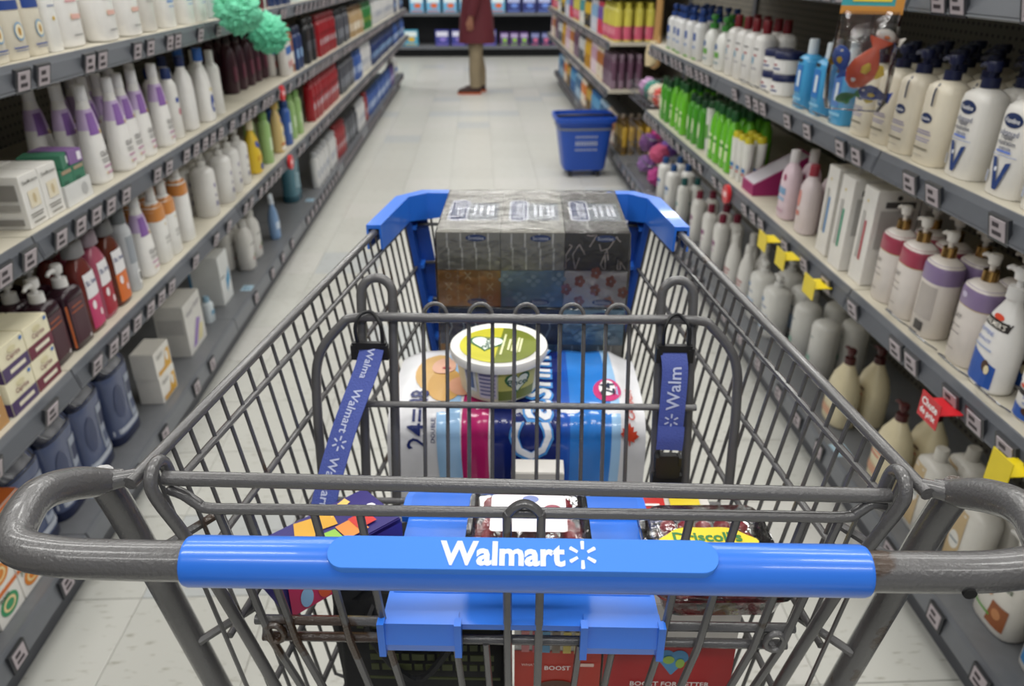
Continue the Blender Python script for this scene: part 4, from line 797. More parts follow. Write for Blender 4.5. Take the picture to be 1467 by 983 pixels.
# ------------------------------------------------------------------ packs on the shelves across the end
def pad(c, c2, c3, w_=.22, h=.24): return carton(w_, .13, h, c, [('r', c3, 0, .75, .42, .3), ('o', c2, .1, .42, .5, .3), ('r', c2, 0, .1, .4, .06)])
PK = {'aqua': (pad('58b4c8', '7acb50', 'e6f0f0'), 'aqua pack with green burst'), 'sky': (pad('6cb0d8', 'dc6a3a', 'e9f2f6'), 'sky blue pack with orange burst'), 'yel': (pad('4fa4c4', 'dcb42f', 'e9f2f0'), 'light blue pack with yellow burst'), 'vio': (pad('3a3f92', '8c7ad0', 'e2e0f2'), 'violet pack with white top'), 'ind': (pad('2c3374', '6a8ad8', 'b9bfe6'), 'indigo pack'), 'lim': (pad('5a3a7a', '9ad03a', 'b8a8d0', .13, .2), 'purple and lime pouch'), 'pk': (pad('2a3460', 'd86a90', '8a8fc0', .14, .2), 'navy pouch with pink print'), 'rose': (pad('9a5a9a', 'e08ab0', 'e6d0e0', .14, .2), 'mauve pouch with rose print')}
def back_row(z, seq, where):
    cnt = {}
    for x, key in seq:
        k, d = PK[key]; cnt[key] = cnt.get(key, 0) + 1
        spawn(k, 'pad_pack', '%s on %s, %s from the left' % (d, where, ords[cnt[key] - 1].replace('nearest', 'first')), 'pack', (x, 13.24, z + .0005), random.uniform(-.03, .03), d + 's ' + where)
back_row(.665, [(-1.62, 'aqua'), (-1.33, 'aqua'), (-.98, 'sky'), (-.72, 'sky'), (-.46, 'sky'), (-.2, 'sky'), (.06, 'sky'), (.3, 'sky'), (.55, 'ind'), (.8, 'ind'), (1.04, 'ind'), (1.66, 'vio'), (1.92, 'vio')], 'the far upper shelf')
back_row(.17, [(-1.6, 'yel'), (-1.34, 'yel'), (-1.1, 'yel'), (-.6, 'vio'), (-.34, 'vio'), (-.1, 'vio'), (.16, 'vio'), (.4, 'lim'), (.56, 'lim'), (.72, 'lim'), (.9, 'pk'), (1.07, 'pk'), (1.24, 'pk'), (1.42, 'rose'), (1.58, 'rose'), (1.75, 'rose')], 'the far lower shelf')

# ------------------------------------------------------------------ shopper in a dark red coat, facing left
def skin(chains, sub=2):
    vs, es, rs = [], [], []
    for ch_, att in chains:
        prev = att
        for p, r in ch_:
            vs.append(p); rs.append(r)
            if prev is not None: es.append((prev, len(vs) - 1))
            prev = len(vs) - 1
    me = bpy.data.meshes.new('s'); me.from_pydata(vs, es, []); o = bpy.data.objects.new('s', me); COL.objects.link(o)
    o.modifiers.new('k', 'SKIN'); sm = o.modifiers.new('u', 'SUBSURF'); sm.levels = sub
    for i, r in enumerate(rs):
        d = me.skin_vertices[0].data[i]; d.radius = (r, r) if not isinstance(r, tuple) else r; d.use_root = i == 0
    dg = bpy.context.evaluated_depsgraph_get(); out = bpy.data.meshes.new_from_object(o.evaluated_get(dg)); bpy.data.objects.remove(o)
    out.polygons.foreach_set('use_smooth', [True] * len(out.polygons)); return out
pn = thing('person', 'person in long dark red coat and khaki trousers walking at the aisle end', 'person', (-.03, 9.35, 0))   # faces -x
SK = M('9a6a54', .5)
ch_ = [([((0, 0, .92), .12), ((0, 0, 1.05), .115), ((0, 0, 1.25), .13), ((.0, 0, 1.38), .11), ((0, 0, 1.45), .055), ((-.01, 0, 1.52), .05)], None)]
for s_ in (-1, 1):
    ch_.append(([((0, s_ * .09, .86), .085), ((-.01 * s_ - .01, s_ * .1, .48), .058), ((.03 * s_, s_ * .1, .1), .04), ((.03 * s_ - .03, s_ * .1, .045), .035), ((.03 * s_ - .14, s_ * .1, .035), .03)], 0))
    ch_.append(([((0, s_ * .17, 1.36), .055), ((.02, s_ * .235, 1.1), .042), ((-.05, s_ * .245, .87), .032), ((-.065, s_ * .24, .80), .03)], 3))
    n0 = 6 + sum(len(c[0]) for c in ch_[1:]) - 1
    for q, (dx, L_) in enumerate(((-.026, .07), (-.009, .08), (.009, .075), (.024, .06))):
        ch_.append(([((-.068 + dx, s_ * .24, .765), .0095), ((-.075 + dx * 1.1, s_ * .238, .765 - L_ * .5), .009), ((-.066 + dx * 1.1, s_ * .226, .765 - L_), .0075)], n0))
    ch_.append(([((-.095, s_ * .225, .79), .011), ((-.11, s_ * .22, .765), .0095), ((-.112, s_ * .218, .745), .008)], n0))
# indices of chains after fingers shift, so attach by explicit running count
vs_n = 0; fixed = []
body_idx = 0
acc = 0; last_hand = None
for c, a in ch_:
    if a is not None and a > 5: a = last_hand
    fixed.append((c, a))
    if len(c) == 4: last_hand = acc + 3
    acc += len(c)
bd = skin(fixed); bd.materials.append(SK); body_o = link('body', bd, pn)
hm = MB().loft([(1.50, .05, .045, 2), (1.53, .085, .065, 2), (1.58, .1, .075, 2), (1.64, .105, .08, 2), (1.69, .095, .075, 2), (1.73, .06, .05, 2), (1.745, .02, .02, 2)], 24, (-.015, 0))
link('head', hm.mesh('head', SK, True), body_o)
link('nose', MB().loft([(1.585, .014, .012, 2), (1.60, .02, .014, 2), (1.64, .006, .008, 2)], 8, (-.118, 0)).mesh('nose', SK, True), body_o)
link('mouth', MB().loft([(1.555, .008, .02, 2), (1.563, .01, .022, 2)], 8, (-.106, 0)).mesh('mouth', M('7a3f3a', .5), True), body_o)
for s_ in (-1, 1):
    link('eye', MB().loft([(1.632, .006, .009, 2), (1.638, .009, .012, 2), (1.644, .006, .009, 2)], 8, (-.108, s_ * .03)).mesh('eye', M('2a1f1c', .3), True), body_o)
    link('ear', MB().loft([(1.6, .008, .006, 2), (1.63, .02, .009, 2), (1.655, .012, .006, 2)], 8, (-.01, s_ * .082)).mesh('ear', SK, True), body_o)
link('hair', MB().loft([(1.53, .075, .074, 2), (1.6, .085, .086, 2), (1.68, .1, .09, 2), (1.74, .085, .07, 2), (1.765, .03, .03, 2)], 24, (.022, 0)).mesh('hair', M('2a2220', .6, bump=.5, bscale=120), True), pn)
CO = M('561520', .75, var=.12, bscale=60, bump=.3)
cv = []
for z, a, b in ((.555, .205, .23), (.56, .212, .236), (.8, .19, .215), (1.0, .165, .195), (1.2, .16, .2), (1.34, .14, .205), (1.42, .085, .12), (1.46, .065, .075)): cv.append([(p[0] * (1 + .025 * sin(7 * 2 * pi * i / 36) * (1.5 - z)), p[1], z) for i, p in enumerate(sup(a, b, 2.4, 36))])
ct = link('coat', MB().rings(cv).mesh('coat', CO, True), pn)
for s_ in (-1, 1): link('sleeve', MB().tube([(0, s_ * .16, 1.38), (.01, s_ * .21, 1.25), (.022, s_ * .248, 1.1), (-.02, s_ * .252, .95), (-.052, s_ * .247, .85)], [.062, .066, .06, .052, .05], 12).mesh('sleeve', CO, True), ct)
KH = M('8d7f66', .8, var=.1, bscale=80)
for s_ in (-1, 1): link('trouser_leg', MB().tube([(0, s_ * .09, .84), (-.02 - .01 * s_, s_ * .1, .5), (.0 + .03 * s_, s_ * .1, .25), (.03 * s_ + .005, s_ * .1, .075)], [.1, .078, .068, .064], 14).mesh('trouser_leg', KH, True), pn)
for s_ in (-1, 1):
    x = .03 * s_; sh_o = link('shoe', MB().rings([[(x + px_ , s_ * .1 + yy * wd, zz) for yy, zz in ((-1, .022), (1, .022), (1, .022 + hh * .7), (.5, .022 + hh), (-.5, .022 + hh), (-1, .022 + hh * .7))] for px_, wd, hh in ((-.2, .02, .02), (-.17, .042, .04), (-.1, .047, .055), (-.03, .042, .085), (.04, .04, .08), (.065, .025, .05))]).mesh('shoe', M('3a221c', .5)), pn)
    link('sole', MB().prism([(x + a, s_ * .1 + b) for a, b in ((-.205, -.02), (-.205, .02), (-.15, .05), (0, .048), (.07, .035), (.07, -.035), (0, -.048), (-.15, -.05))], 0, .024).mesh('sole', M('b4552c', .6)), sh_o)

# ------------------------------------------------------------------ shopping cart (local: u right, v forward from the handle, z up)
CX, CY, CA = .021, .351, radians(-3.5)
cart = thing('shopping_cart', 'grey wire shopping cart with blue handle grip, loaded with groceries', 'shopping cart', (CX, CY, 0), (0, 0, CA))
def cw(u, v, z): return (CX + u * cos(CA) - v * sin(CA), CY + u * sin(CA) + v * cos(CA), z)
BLUE = M('2a6fd8', .28, coat=.3, bscale=8, var=.04); BLUED = M('1a4fb0', .4)
def cp(name, m, mat=METAL, smooth=True, parent=cart): return link(name, m.mesh(name, mat, smooth), parent)
HZ = 1.034
# handle tube with closed loops at both ends
for s_ in (-1, 1):
    cp('handle_loop', MB().tube(smoothpath([(s_ * .19, 0, HZ), (s_ * .24, 0, HZ), (s_ * .285, .002, HZ), (s_ * .318, .012, HZ), (s_ * .331, .04, HZ), (s_ * .336, .068, HZ - .004), (s_ * .334, .098, HZ - .018), (s_ * .326, .12, HZ - .032), (s_ * .316, .131, HZ - .036)], 6), [.0123] * 38 + [.0122, .012, .0116, .0112, .0106, .0098, .009, .0082, .0076, .0072, .007], 14))
    cp('weld_lug', MB().tube([(s_ * .328, .118, HZ - .033), (s_ * .305, .13, HZ - .034)], [.0075, .0065], 8))
    lg = cp('upright', MB().tube(smoothpath([(s_ * .339, .136, .995), (s_ * .333, .150, .93), (s_ * .311, .181, .70), (s_ * .285, .22, .42), (s_ * .27, .25, .2), (s_ * .262, .33, .14), (s_ * .23, .8, .15)], 6), .012, 12))
    for zz, vv in ((.90, .165), (.78, .175)):
        cp('weld_lug', MB().tube([(s_ * (.325 - (.93 - zz) * .1), vv - .01, zz), (s_ * (.285 - (.93 - zz) * .14), vv + .025, zz + .012)], .0042, 6))
cp('bolt_hole', MB().rings([[(.262 + .004 * cos(2 * pi * k / 12), -.0126 + q, HZ - .005 + .0035 * sin(2 * pi * k / 12)) for k in range(12)] for q in (-.0003, .002)]), M('0a0a0a', .8))
grip = cp('grip', MB().rings([[(u, r * cos(2 * pi * k / 28), HZ + r * sin(2 * pi * k / 28)) for k in range(28)] for u, r in ((-.2045, .0128), (-.2045, .0148), (-.202, .0156), (.202, .0156), (.2045, .0148), (.2045, .0128))]), BLUE)
PLATE = M('3f80e0', .55, spec=.25, bscale=8, var=.05)
# flat name plate on the grip, tilted back towards the shopper
TP = Matrix.Translation((0, 0, HZ)) @ Matrix.Rotation(radians(25), 4, 'X')
pl = [(x, y) for x, y in rrect(-.116, -.0105, .114, .0105, .0103, 8)]
plate = cp('name_plate', MB().rings([[TP @ Vector((x * k, y * (k if k == 1 else .93), z)) for x, y in pl] for z, k in ((.004, 1), (.0168, 1), (.0178, .997))]), PLATE, True, grip)
LT = M('d3def2', .5)
lm = MB().text('Walmart', .0735, lambda x, y: TP @ Vector((x - .0125, y, .0181)), .017, bold=.035); cp('lettering', lm, LT, False, grip)
def spark(T, cx, cy, r, z, ccw=1):
    m = MB()
    for k in range(6):
        a = radians(90 + 60 * k); c, s = cos(a), sin(a)
        pts = [(r * .38, -r * .10), (r * .95, -r * .13), (r, 0), (r * .95, r * .13), (r * .38, r * .10)]
        m.add([T @ Vector((cx + c * p - s * q, cy + s * p + c * q, z)) for p, q in pts], [(0, 1, 2, 3, 4)])
    return m
cp('spark_emblem', spark(TP, .0345, 0, .0088, .0181), LT, False, grip)
# basket
def hw(v): return .305 - .1245 * (v - .125)
VR, VF, ZR = .125, .92, 1.0
def zfl(v): return .572 + .085 * (v - VR) / (VF - VR)
def side(s_, v, z): return (s_ * (hw(v) - .14 * (ZR - z)), v, z)
for s_ in (-1, 1):
    cp('rim_bar', MB().tube([side(s_, VR - .005, ZR), side(s_, .5, ZR), side(s_, VF, ZR)], .0055, 10))
    for z in (.966, .885, .80, .70, .61):
        cp('side_rail', MB().tube([side(s_, VR + .03, z), side(s_, VF, z)], .0036, 8))
    n = 28
    for i in range(n):
        v = VR + .028 * (i + .9)
        if v > VF - .01: break
        p0 = side(s_, v, ZR - .002); zb = zfl(v); p1 = side(s_, v, zb)
        cp('wire', MB().tube([p0, p1, (p1[0] - s_ * .012, v, zb - .006)], .0021, 6))
for z in (1.0, .955, .885, .815, .74, .67): cp('front_rail', MB().tube([side(-1, VF, z), side(1, VF, z)], .0045 if z == 1.0 else .003, 8))
for i in range(11):
    u = -.17 + .034 * i
    cp('wire', MB().tube([(u, VF, ZR), (u * .82, VF, .657)], .0021, 6))
for i in range(13):
    t = -1 + 2 * i / 12
    cp('floor_wire', MB().tube([(t * (hw(.2) - .14 * .43 - .01), .16, zfl(.16) - .006), (t * (hw(VF) - .14 * .34 - .01), VF, zfl(VF) - .006)], .0026, 6))
for v in (.2, .4, .6, .8): cp('floor_rail', MB().tube([side(-1, v, zfl(v) - .011), side(1, v, zfl(v) - .011)], .004, 8))
# blue corner guards and corner strips
for s_ in (-1, 1):
    out = []
    T1 = [side(s_, .735, 1.0), side(s_, VF - .03, 1.0), (s_ * (hw(VF) - .03), VF + .004, 1.0), (s_ * .135, VF + .004, 1.0)]
    g = MB(); rs = []
    for i, p in enumerate(T1):
        p = Vector(p); nrm = Vector((s_, 0, 0)) if i == 0 else (Vector((s_, .15, 0)).normalized() if i == 1 else (Vector((s_ * .6, 1, 0)).normalized() if i == 2 else Vector((0, 1, 0))))
        hgt = (.026, .03, .034, .028)[i]
        rs.append([p + nrm * .011 + Vector((0, 0, .012)), p - nrm * .011 + Vector((0, 0, .012)), p - nrm * .012 + Vector((0, 0, -hgt)), p - nrm * .0085 + Vector((0, 0, -hgt)), p - nrm * .008 + Vector((0, 0, .006)), p + nrm * .008 + Vector((0, 0, .006)), p + nrm * .0085 + Vector((0, 0, -hgt)), p + nrm * .012 + Vector((0, 0, -hgt))])
    cp('corner_guard', MB().rings(rs), BLUE, False)
    a0 = side(s_, VF, .98); a1 = side(s_, VF, .70)
    st_ = MB()
    st_.rings([[(p[0] + s_ * dx, p[1] + dy, p[2]) for dx, dy in ((.010, .012), (-.026, .012), (-.026, .006), (-.003, .004), (-.004, -.028), (.010, -.028))] for p in (a1, a0)])
    cs = cp('corner_strip', st_, BLUED, False)
    for z in (.955, .885, .815, .745): 
        p = side(s_, VF, z); cp('rib', MB().box((min(p[0] - s_ * .010, p[0] - s_ * .002), VF - .024, z - .003), (max(p[0] - s_ * .010, p[0] - s_ * .002), VF + .008, z + .003)), BLUE, False, cs)
# rear gate: hinge bar, second bar, wires, hinge hooks
cp('hinge_bar', MB().tube([(-.285, .133, .996), (.285, .133, .988)], .0061, 12))
cp('gate_bar', MB().tube(smoothpath([(-.283, .133, .985), (-.272, .132, .981), (-.262, .131, .973), (-.252, .13, .969), (-.2, .13, .969), (0, .13, .969), (.2, .13, .969), (.252, .13, .969), (.262, .131, .973), (.272, .132, .981), (.283, .133, .978)], 3), .0046, 10))
for s_ in (-1, 1):
    cp('hinge_hook', MB().tube(smoothpath([(s_ * .286, .145, .985), (s_ * .288, .143, 1.004), (s_ * .289, .132, 1.010), (s_ * .289, .121, 1.002), (s_ * .286, .119, .985), (s_ * .27, .125, .93), (s_ * .245, .14, .80), (s_ * .21, .16, .60)], 5), .0052, 10))
    cp('hinge_ring', MB().tube([(s_ * (.218 + .008 * cos(t)), (.128), .834 + .0095 * sin(t)) for t in [2 * pi * k / 14 for k in range(14)]], .0032, 8, True))
GB = [(-.247, -.17), (-.222, -.155), (-.169, -.118), (-.132, -.094), (.132, .096), (.169, .12), (.222, .157), (.25, .172)]
for u0, u1 in GB: cp('gate_wire', MB().tube([(u0, .130, .969), (u0 + (u1 - u0) * .33, .128, .826), (u1, .16, .585)], .0036, 8))
cp('gate_loop', MB().tube(smoothpath([(-.013, .16, .60), (-.0135, .128, .826), (-.0135, .126, .955), (-.012, .126, .972), (-.0, .126, .981), (.012, .126, .972), (.0135, .126, .955), (.0135, .128, .826), (.013, .16, .60)], 5), .0038, 8))
cp('gate_rail', MB().tube([(-.235, .133, .845), (.235, .133, .845)], .0044, 8)); cp('gate_rail', MB().tube([(-.232, .135, .823), (.232, .135, .823)], .0044, 8))
for u in (-.06, -.033, .05, .08): cp('gate_wire', MB().tube([(u, .133, .821), (u * .8, .16, .59)], .0033, 8))
cp('gate_rail', MB().tube([(-.21, .16, .6), (.21, .16, .6)], .004, 8))
# child seat back: hoops, top bar, wires with small arches
def sb(u, z): return (u, .432 - (1.0 - z) * .30, z)
cp('seat_top_bar', MB().tube(smoothpath([sb(-.238, .80), sb(-.242, .9), sb(-.238, .955), sb(-.212, .99), sb(-.19, 1.0), sb(-.1, 1.0), sb(0, 1.0), sb(.1, 1.0), sb(.19, 1.0), sb(.212, .99), sb(.238, .955), sb(.242, .9), sb(.238, .80)], 5), .0056, 10))
for s_ in (-1, 1):
    c = s_ * .171; h = .018
    cp('seat_hoop', MB().tube([(p[0], p[1] + .009, p[2]) for p in [sb(c - h, .78), sb(c - h, 1.022)] + [sb(c + h * cos(radians(a)), 1.022 + h * sin(radians(a))) for a in range(165, 0, -15)] + [sb(c + h, 1.022), sb(c + h, .78)]], .0056, 10))
cp('seat_cross_bar', MB().tube([(p[0], p[1] - .006, p[2]) for p in (sb(-.195, .906), sb(.195, .906))], .004, 8))
for c in (-.104, -.052, .0, .052, .104):
    h = .0135
    cp('seat_wire', MB().tube([(p[0], p[1] + .004, p[2]) for p in [sb(c - h, .79), sb(c - h, 1.001)] + [sb(c + h * cos(radians(a)), 1.001 + h * sin(radians(a))) for a in range(160, 10, -20)] + [sb(c + h, 1.001), sb(c + h, .79)]], .0024, 8))
cp('seat_cross_bar', MB().tube([sb(-.23, .79), sb(.23, .79)], .004, 8))
# blue folding seat flap
def zt(v): return .853 - (v - .12) * .10
fp = MB(); fp.rings([[(-.122, v, zt(v) - t) for t in (0,)] + [(.118, v, zt(v)), (.118, v, zt(v) - .006), (-.122, v, zt(v) - .006)] for v in (.124, .20, .30)])
flap = cp('seat_flap', fp, BLUE, False)
for u0, u1 in ((-.122, -.056), (.052, .118)):
    cp('flap_clip', MB().rings([[(u, a, b) for a, b in ((.138, zt(.138) + .002), (.122, .854), (.119, .832), (.122, .822), (.127, .822), (.1275, .843), (.138, .8465))] for u in (u0, u1)]), BLUE, False, flap)
    for u in (u0, u1): cp('clip_cheek', MB().box((u - .003, .1175, .819), (u + .003, .127, .857)), BLUE, False, flap)
for u0, u1 in ((-.13, -.018), (.012, .13)):
    poly = [(u0, .285), (u1, .285)] + (arc(u1 - .03, .345 - .03, .03, 0, 90, 6) if u1 > .05 else [(u1, .345)]) + (arc(u0 + .03, .345 - .03, .03, 90, 180, 6) if u0 < -.05 else [(u0, .345)])
    tb_ = cp('flap_tab', MB().rings([[(x, y, zt(y) + q) for x, y in poly] for q in (-.008, .004)]), BLUE, False, flap)
    cx, cy = (u0 + u1) / 2, .315
    cp('tab_panel', MB().rings([[(cx + (x - cx) * .86, cy + (y - cy) * .8, zt(cy + (y - cy) * .8) + q) for x, y in poly] for q in (.003, .0052)]), M('2566cc', .35), False, flap)
for v in (.165, .2): cp('flap_ridge', MB().box((-.118, v - .001, zt(v) - .001), (.114, v + .001, zt(v) + .0008)), BLUE, False, flap)
# lower frame, tray and casters
cp('lower_rail', MB().tube([(-.27, .25, .18), (.27, .25, .18)], .011, 10)); cp('lower_rail', MB().tube([(-.23, .8, .15), (.23, .8, .15)], .011, 10))
for i in range(9): cp('tray_wire', MB().tube([(-.2 + .05 * i, .25, .185), (-.18 + .045 * i, .82, .165)], .003, 6))
for s_ in (-1, 1): cp('front_post', MB().tube([(s_ * .2, .55, .575), (s_ * .215, .62, .4), (s_ * .23, .8, .16)], .011, 10))
for u, v in ((-.265, .28), (.265, .28), (-.23, .82), (.23, .82)):
    w_ = cp('caster', MB().box((u - .02, v - .02, .10), (u + .02, v + .02, .135)).box((u - .022, v - .015, .05), (u - .018, v + .015, .11)).box((u + .018, v - .015, .05), (u + .022, v + .015, .11)), M('8a8c90', .3, .8), False)
    cp('wheel', MB().rings([[(u + q, v + .055 * cos(2 * pi * k / 20), .055 + .055 * sin(2 * pi * k / 20)) for k in range(20)] for q in (-.014, .014)]), M('3a3b3e', .6), False, w_)
# seat belt straps
STRAP = M('43529c', .7, bump=.4, bscale=500); STW = M('b9c0dc', .6); BK = M('141416', .45)
def strap(path, width, side_v, words, name='strap', flip=1):
    P = smoothpath(path, 8); sv = Vector(side_v).normalized(); L = [0]
    for i in range(1, len(P)): L.append(L[-1] + (P[i] - P[i - 1]).length)
    def at(s, off, up):
        s = min(max(s, 0), L[-1] - 1e-5)
        i = max(j for j in range(len(L) - 1) if L[j] <= s); t = (s - L[i]) / (L[i + 1] - L[i]); p = P[i].lerp(P[i + 1], t); d = (P[i + 1] - P[i]).normalized()
        a = (sv - d * sv.dot(d)).normalized(); n = d.cross(a)
        if n.y > 0: n = -n
        return p + a * off + n * up
    nseg = len(P) - 1
    rs = [[at(L[i], -width / 2, -.0007), at(L[i], width / 2, -.0007), at(L[i], width / 2, .0007), at(L[i], -width / 2, .0007)] for i in range(len(P))]
    o = cp(name, MB().rings(rs), STRAP, False)
    m = MB()
    for w_, s0, wl in words:
        if w_ == '*':
            for k in range(6):
                a = radians(60 * k); c, s = cos(a), sin(a); r = .0085
                m.add([at(s0 + c * p - s * q, s * p + c * q, .0013) for p, q in ((r * .4, -r * .1), (r, -r * .12), (r, r * .12), (r * .4, r * .1))], [(0, 1, 2, 3)])
        else: m.text(w_, wl, lambda x, y: at(s0 + flip * x, flip * y, .0013), width * .55)
    cp('lettering', m, STW, False, o); return o
def buckle_loop(u, z):
    p = sb(u, z); q = MB().tube(smoothpath([(u - .013, p[1] - .008, .973), (u - .014, p[1] - .010, .994), (u - .008, p[1] - .004, 1.008), (u + .004, p[1] + .002, 1.008), (u + .014, p[1] - .006, .996), (u + .015, p[1] - .008, .973)], 4), .0022, 8)
    q.box((u - .019, p[1] - .012, .968), (u + .019, p[1] - .006, .976)).box((u - .021, p[1] - .013, .955), (u - .014, p[1] - .005, .973)).box((u + .014, p[1] - .013, .955), (u + .021, p[1] - .005, .973))
    return q
for u in (-.178, .168): cp('strap_loop', buckle_loop(u, .98), BK, False)
strap([(-.175, .415, .969), (-.180, .400, .95), (-.200, .36, .90), (-.215, .32, .85), (-.222, .29, .81)], .029, (1, -.25, 0), [('Walma', .018, .036), ('Walmart', .074, .052), ('*', .112, 0), ('Walmart', .155, .055)])
strap([(.166, .417, .969), (.168, .405, .95), (.167, .394, .91), (.166, .388, .868)], .029, (1, 0, 0), [('Walm', .044, .05), ('*', .082, 0), ('W', .1, .012)], flip=-1)
strap([(.167, .3885, .886), (.1665, .384, .872), (.166, .3825, .858)], .030, (1, 0, 0), [], 'strap_tail')
bu = MB(); bu.prism(rrect(-.014, -.016, .014, .012, .005), -.006, .006, Matrix.Translation((.166, .383, .838)) @ Matrix.Rotation(radians(78), 4, 'X')); bu.box((.151, .377, .83), (.1545, .389, .85)).box((.1775, .377, .83), (.181, .389, .85)).box((.149, .376, .815), (.183, .39, .826))
cp('buckle', bu, BK, False)

# ------------------------------------------------------------------ groceries in the cart
def put(name, label, cat, u, v, z, rz=0, rx=0, ry=0, group=None):
    o = thing(name, label, cat, cw(u, v, z), (rx, ry, CA + rz), group); return o
# tissue packs, three wrapped packs of six boxes
TB = (.0925, .215, .0575)
def tis_print(o, style, x0, z0, zsign):
    w_, d, h = TB
    def add(nm, c, fn): m = MB(); fn(m); link(nm, m.mesh(nm, M(c, .5)), o)
    f = lambda x, z, k=.0006: (x * w_, -d / 2 - k, h * z)
    q = lambda m, x0, z0, x1, z1: m.add([f(x0, z0), f(x1, z0), f(x1, z1), f(x0, z1)], [(0, 1, 2, 3)])
    def ell(m, x, z, a, b, n=14, k=.0006): m.add([f(x + a * cos(2 * pi * i / n), z + b * sin(2 * pi * i / n), k) for i in range(n)], [tuple(range(n))])
    def line(m, pts, t=.014):
        for (xa, za), (xb, zb) in zip(pts, pts[1:]):
            dx, dz = (xb - xa) * w_, (zb - za) * h; L = sqrt(dx * dx + dz * dz) or 1; nx, nz = -dz / L * t * w_ / w_, dx / L * t * w_ / h
            m.add([f(xa - nx, za - nz), f(xb - nx, zb - nz), f(xb + nx, zb + nz), f(xa + nx, za + nz)], [(0, 1, 2, 3)])
    if style == 'stripe': add('printed_stripes', 'd9d8d2', lambda m: [line(m, [(x, .98), (x + .0, .6), (x + .02, .6), (x + .02, .02)]) for x in (-.33, -.12, .1, .31)])
    if style == 'dark':
        def sc(m):
            r = random.Random(4)
            for k in range(6):
                x, z = -.42 + .15 * k, r.uniform(.2, .8); pts = [(x, z)]
                for _ in range(5): x = max(-.48, min(.48, x + r.uniform(-.1, .14))); z = max(.05, min(.95, z + r.uniform(-.45, .45))); pts.append((x, z))
                line(m, pts, .011)
        add('printed_lines', 'b9aea8', sc)
    if style == 'orange':
        def xo(m):
            for i, x in enumerate((-.33, -.02, .33)):
                for j, z in enumerate((.85, .55, .25)):
                    if (i + j) % 2: line(m, [(x - .05, z - .1), (x + .05, z + .1)], .01); line(m, [(x - .05, z + .1), (x + .05, z - .1)], .01)
                    else: line(m, [(x + .04 * cos(a * pi / 4), z + .07 * sin(a * pi / 4)) for a in range(9)], .006)
            for x in (-.18, .16): line(m, [(x, .95), (x, .1)], .005); [line(m, [(x - .03, z), (x, z + .06), (x + .03, z)], .005) for z in (.2, .4, .6, .8)]
        add('printed_pattern', 'e8cf9c', xo)
    if style == 'blue': add('printed_leaves', 'a9c4d4', lambda m: [ell(m, x + .07 * cos(a), z + .11 * sin(a), .045, .06, 10) for x, z in ((-.42, .75), (.02, .72), (.42, .78), (-.2, .25), (.25, .22)) for a in (0, 1.57, 3.14, 4.71)])
    if style == 'floral': add('printed_flowers', 'b5705c', lambda m: [ell(m, x + .05 * cos(a), z + .1 * sin(a), .04, .07, 9) for x, z in ((-.25, .72), (.24, .72), (0, .48), (-.46, .5), (.44, .42), (.0, .95), (-.25, .16), (.22, .15)) for a in (0, 1.26, 2.51, 3.77, 5.03)])
    if style == 'navy': add('printed_leaves', '8fa4b8', lambda m: [line(m, [(x, .1), (x + .1, .5), (x + .05, .9)], .01) for x in (-.4, -.2, 0, .2)])
    add('brand_badge', '3a4f86', lambda m: ell(m, .12, .86 if zsign else .14, .16, .09, 16, .0009))
    m = MB().text('Scotties', w_ * .24, lambda x, y: f(.12 + x / w_, (.86 if zsign else .14) + y / h, .0013)); link('lettering', m.mesh('lettering', M('dfe4f0', .5)), o)
def tissue_pack(name_label, u, v, z, rows):
    o = put('tissue_pack', name_label, 'tissue pack', u, v, z, 0, 0, 0, 'wrapped tissue packs stacked in the cart')
    w_, d, h = TB; cols = {'stripe': '9a9890', 'dark': '4a4744', 'orange': 'b8833a', 'blue': '7d9db4', 'floral': 'd9d4cf', 'navy': '33405e'}
    for r, row in enumerate(rows):
        for c, sty in enumerate(row):
            b = link('tissue_box', MB().box((-w_ / 2 + .0004, -d / 2, .0003), (w_ / 2 - .0004, d / 2, h - .0003)).mesh('tissue_box', M(cols[sty], .5)), o, ((c - 1) * w_, 0, r * h + .0005))
            tis_print(b, sty, 0, 0, r == len(rows) - 1)
            if r == len(rows) - 1:
                m = MB().add([(x, y, h + .0002) for x, y in ((-.028, -.05), (.04, -.05), (.04, .04), (-.028, .04))], [(0, 1, 2, 3)]); link('printed_panel', m.mesh('printed_panel', M('7f8791', .5)), b)
                m = MB().add([(x, y, h + .0005) for x, y in rrect(-.036, -.055, -.006, .055, .012)] , [tuple(range(24))]); link('brand_badge', m.mesh('brand_badge', M('d9dce6', .5)), b)
                m = MB().add([(x, y, h + .0008) for x, y in rrect(-.033, -.051, -.009, .051, .01)], [tuple(range(24))]); link('brand_badge', m.mesh('brand_badge', M('42507e', .5)), b)
                m = MB().text('Scotties', .09, lambda x, y: (-.021 - y, x, h + .0012), .018); [m.add([(xx + a * .0025, b, h + .0009) for a, b in ((-1, -.03), (1, -.03), (1, .025), (-1, .025))], [(0, 1, 2, 3)]) for xx in (.004, .013, .024, .031)]; link('lettering', m.mesh('lettering', M('e6e9f2', .5)), b)
    W, D, Hh = w_ * 3 / 2 + .0022, d / 2 + .0022, h * len(rows) + .002
    ring = lambda z, k: [(x + .0012 * sin(x * 190 + z * 300), y, z) for x, y in rrect(-W - k, -D - k, W + k, D + k, .004, 3)]
    wr = MB().rings([ring(.0, -.001), ring(.004, .0), ring(Hh * .5, .0008), ring(Hh - .003, .0), ring(Hh + .0022, -.003)])
    link('plastic_wrap', wr.mesh('plastic_wrap', WRAP, True), o)
tv = .795; hh_ = TB[2] * 2 + .0055
tissue_pack('top wrapped tissue pack with grey striped and black boxes', .008, tv, .661 + 2 * hh_, [('orange', 'blue', 'floral'), ('stripe', 'stripe', 'dark')])
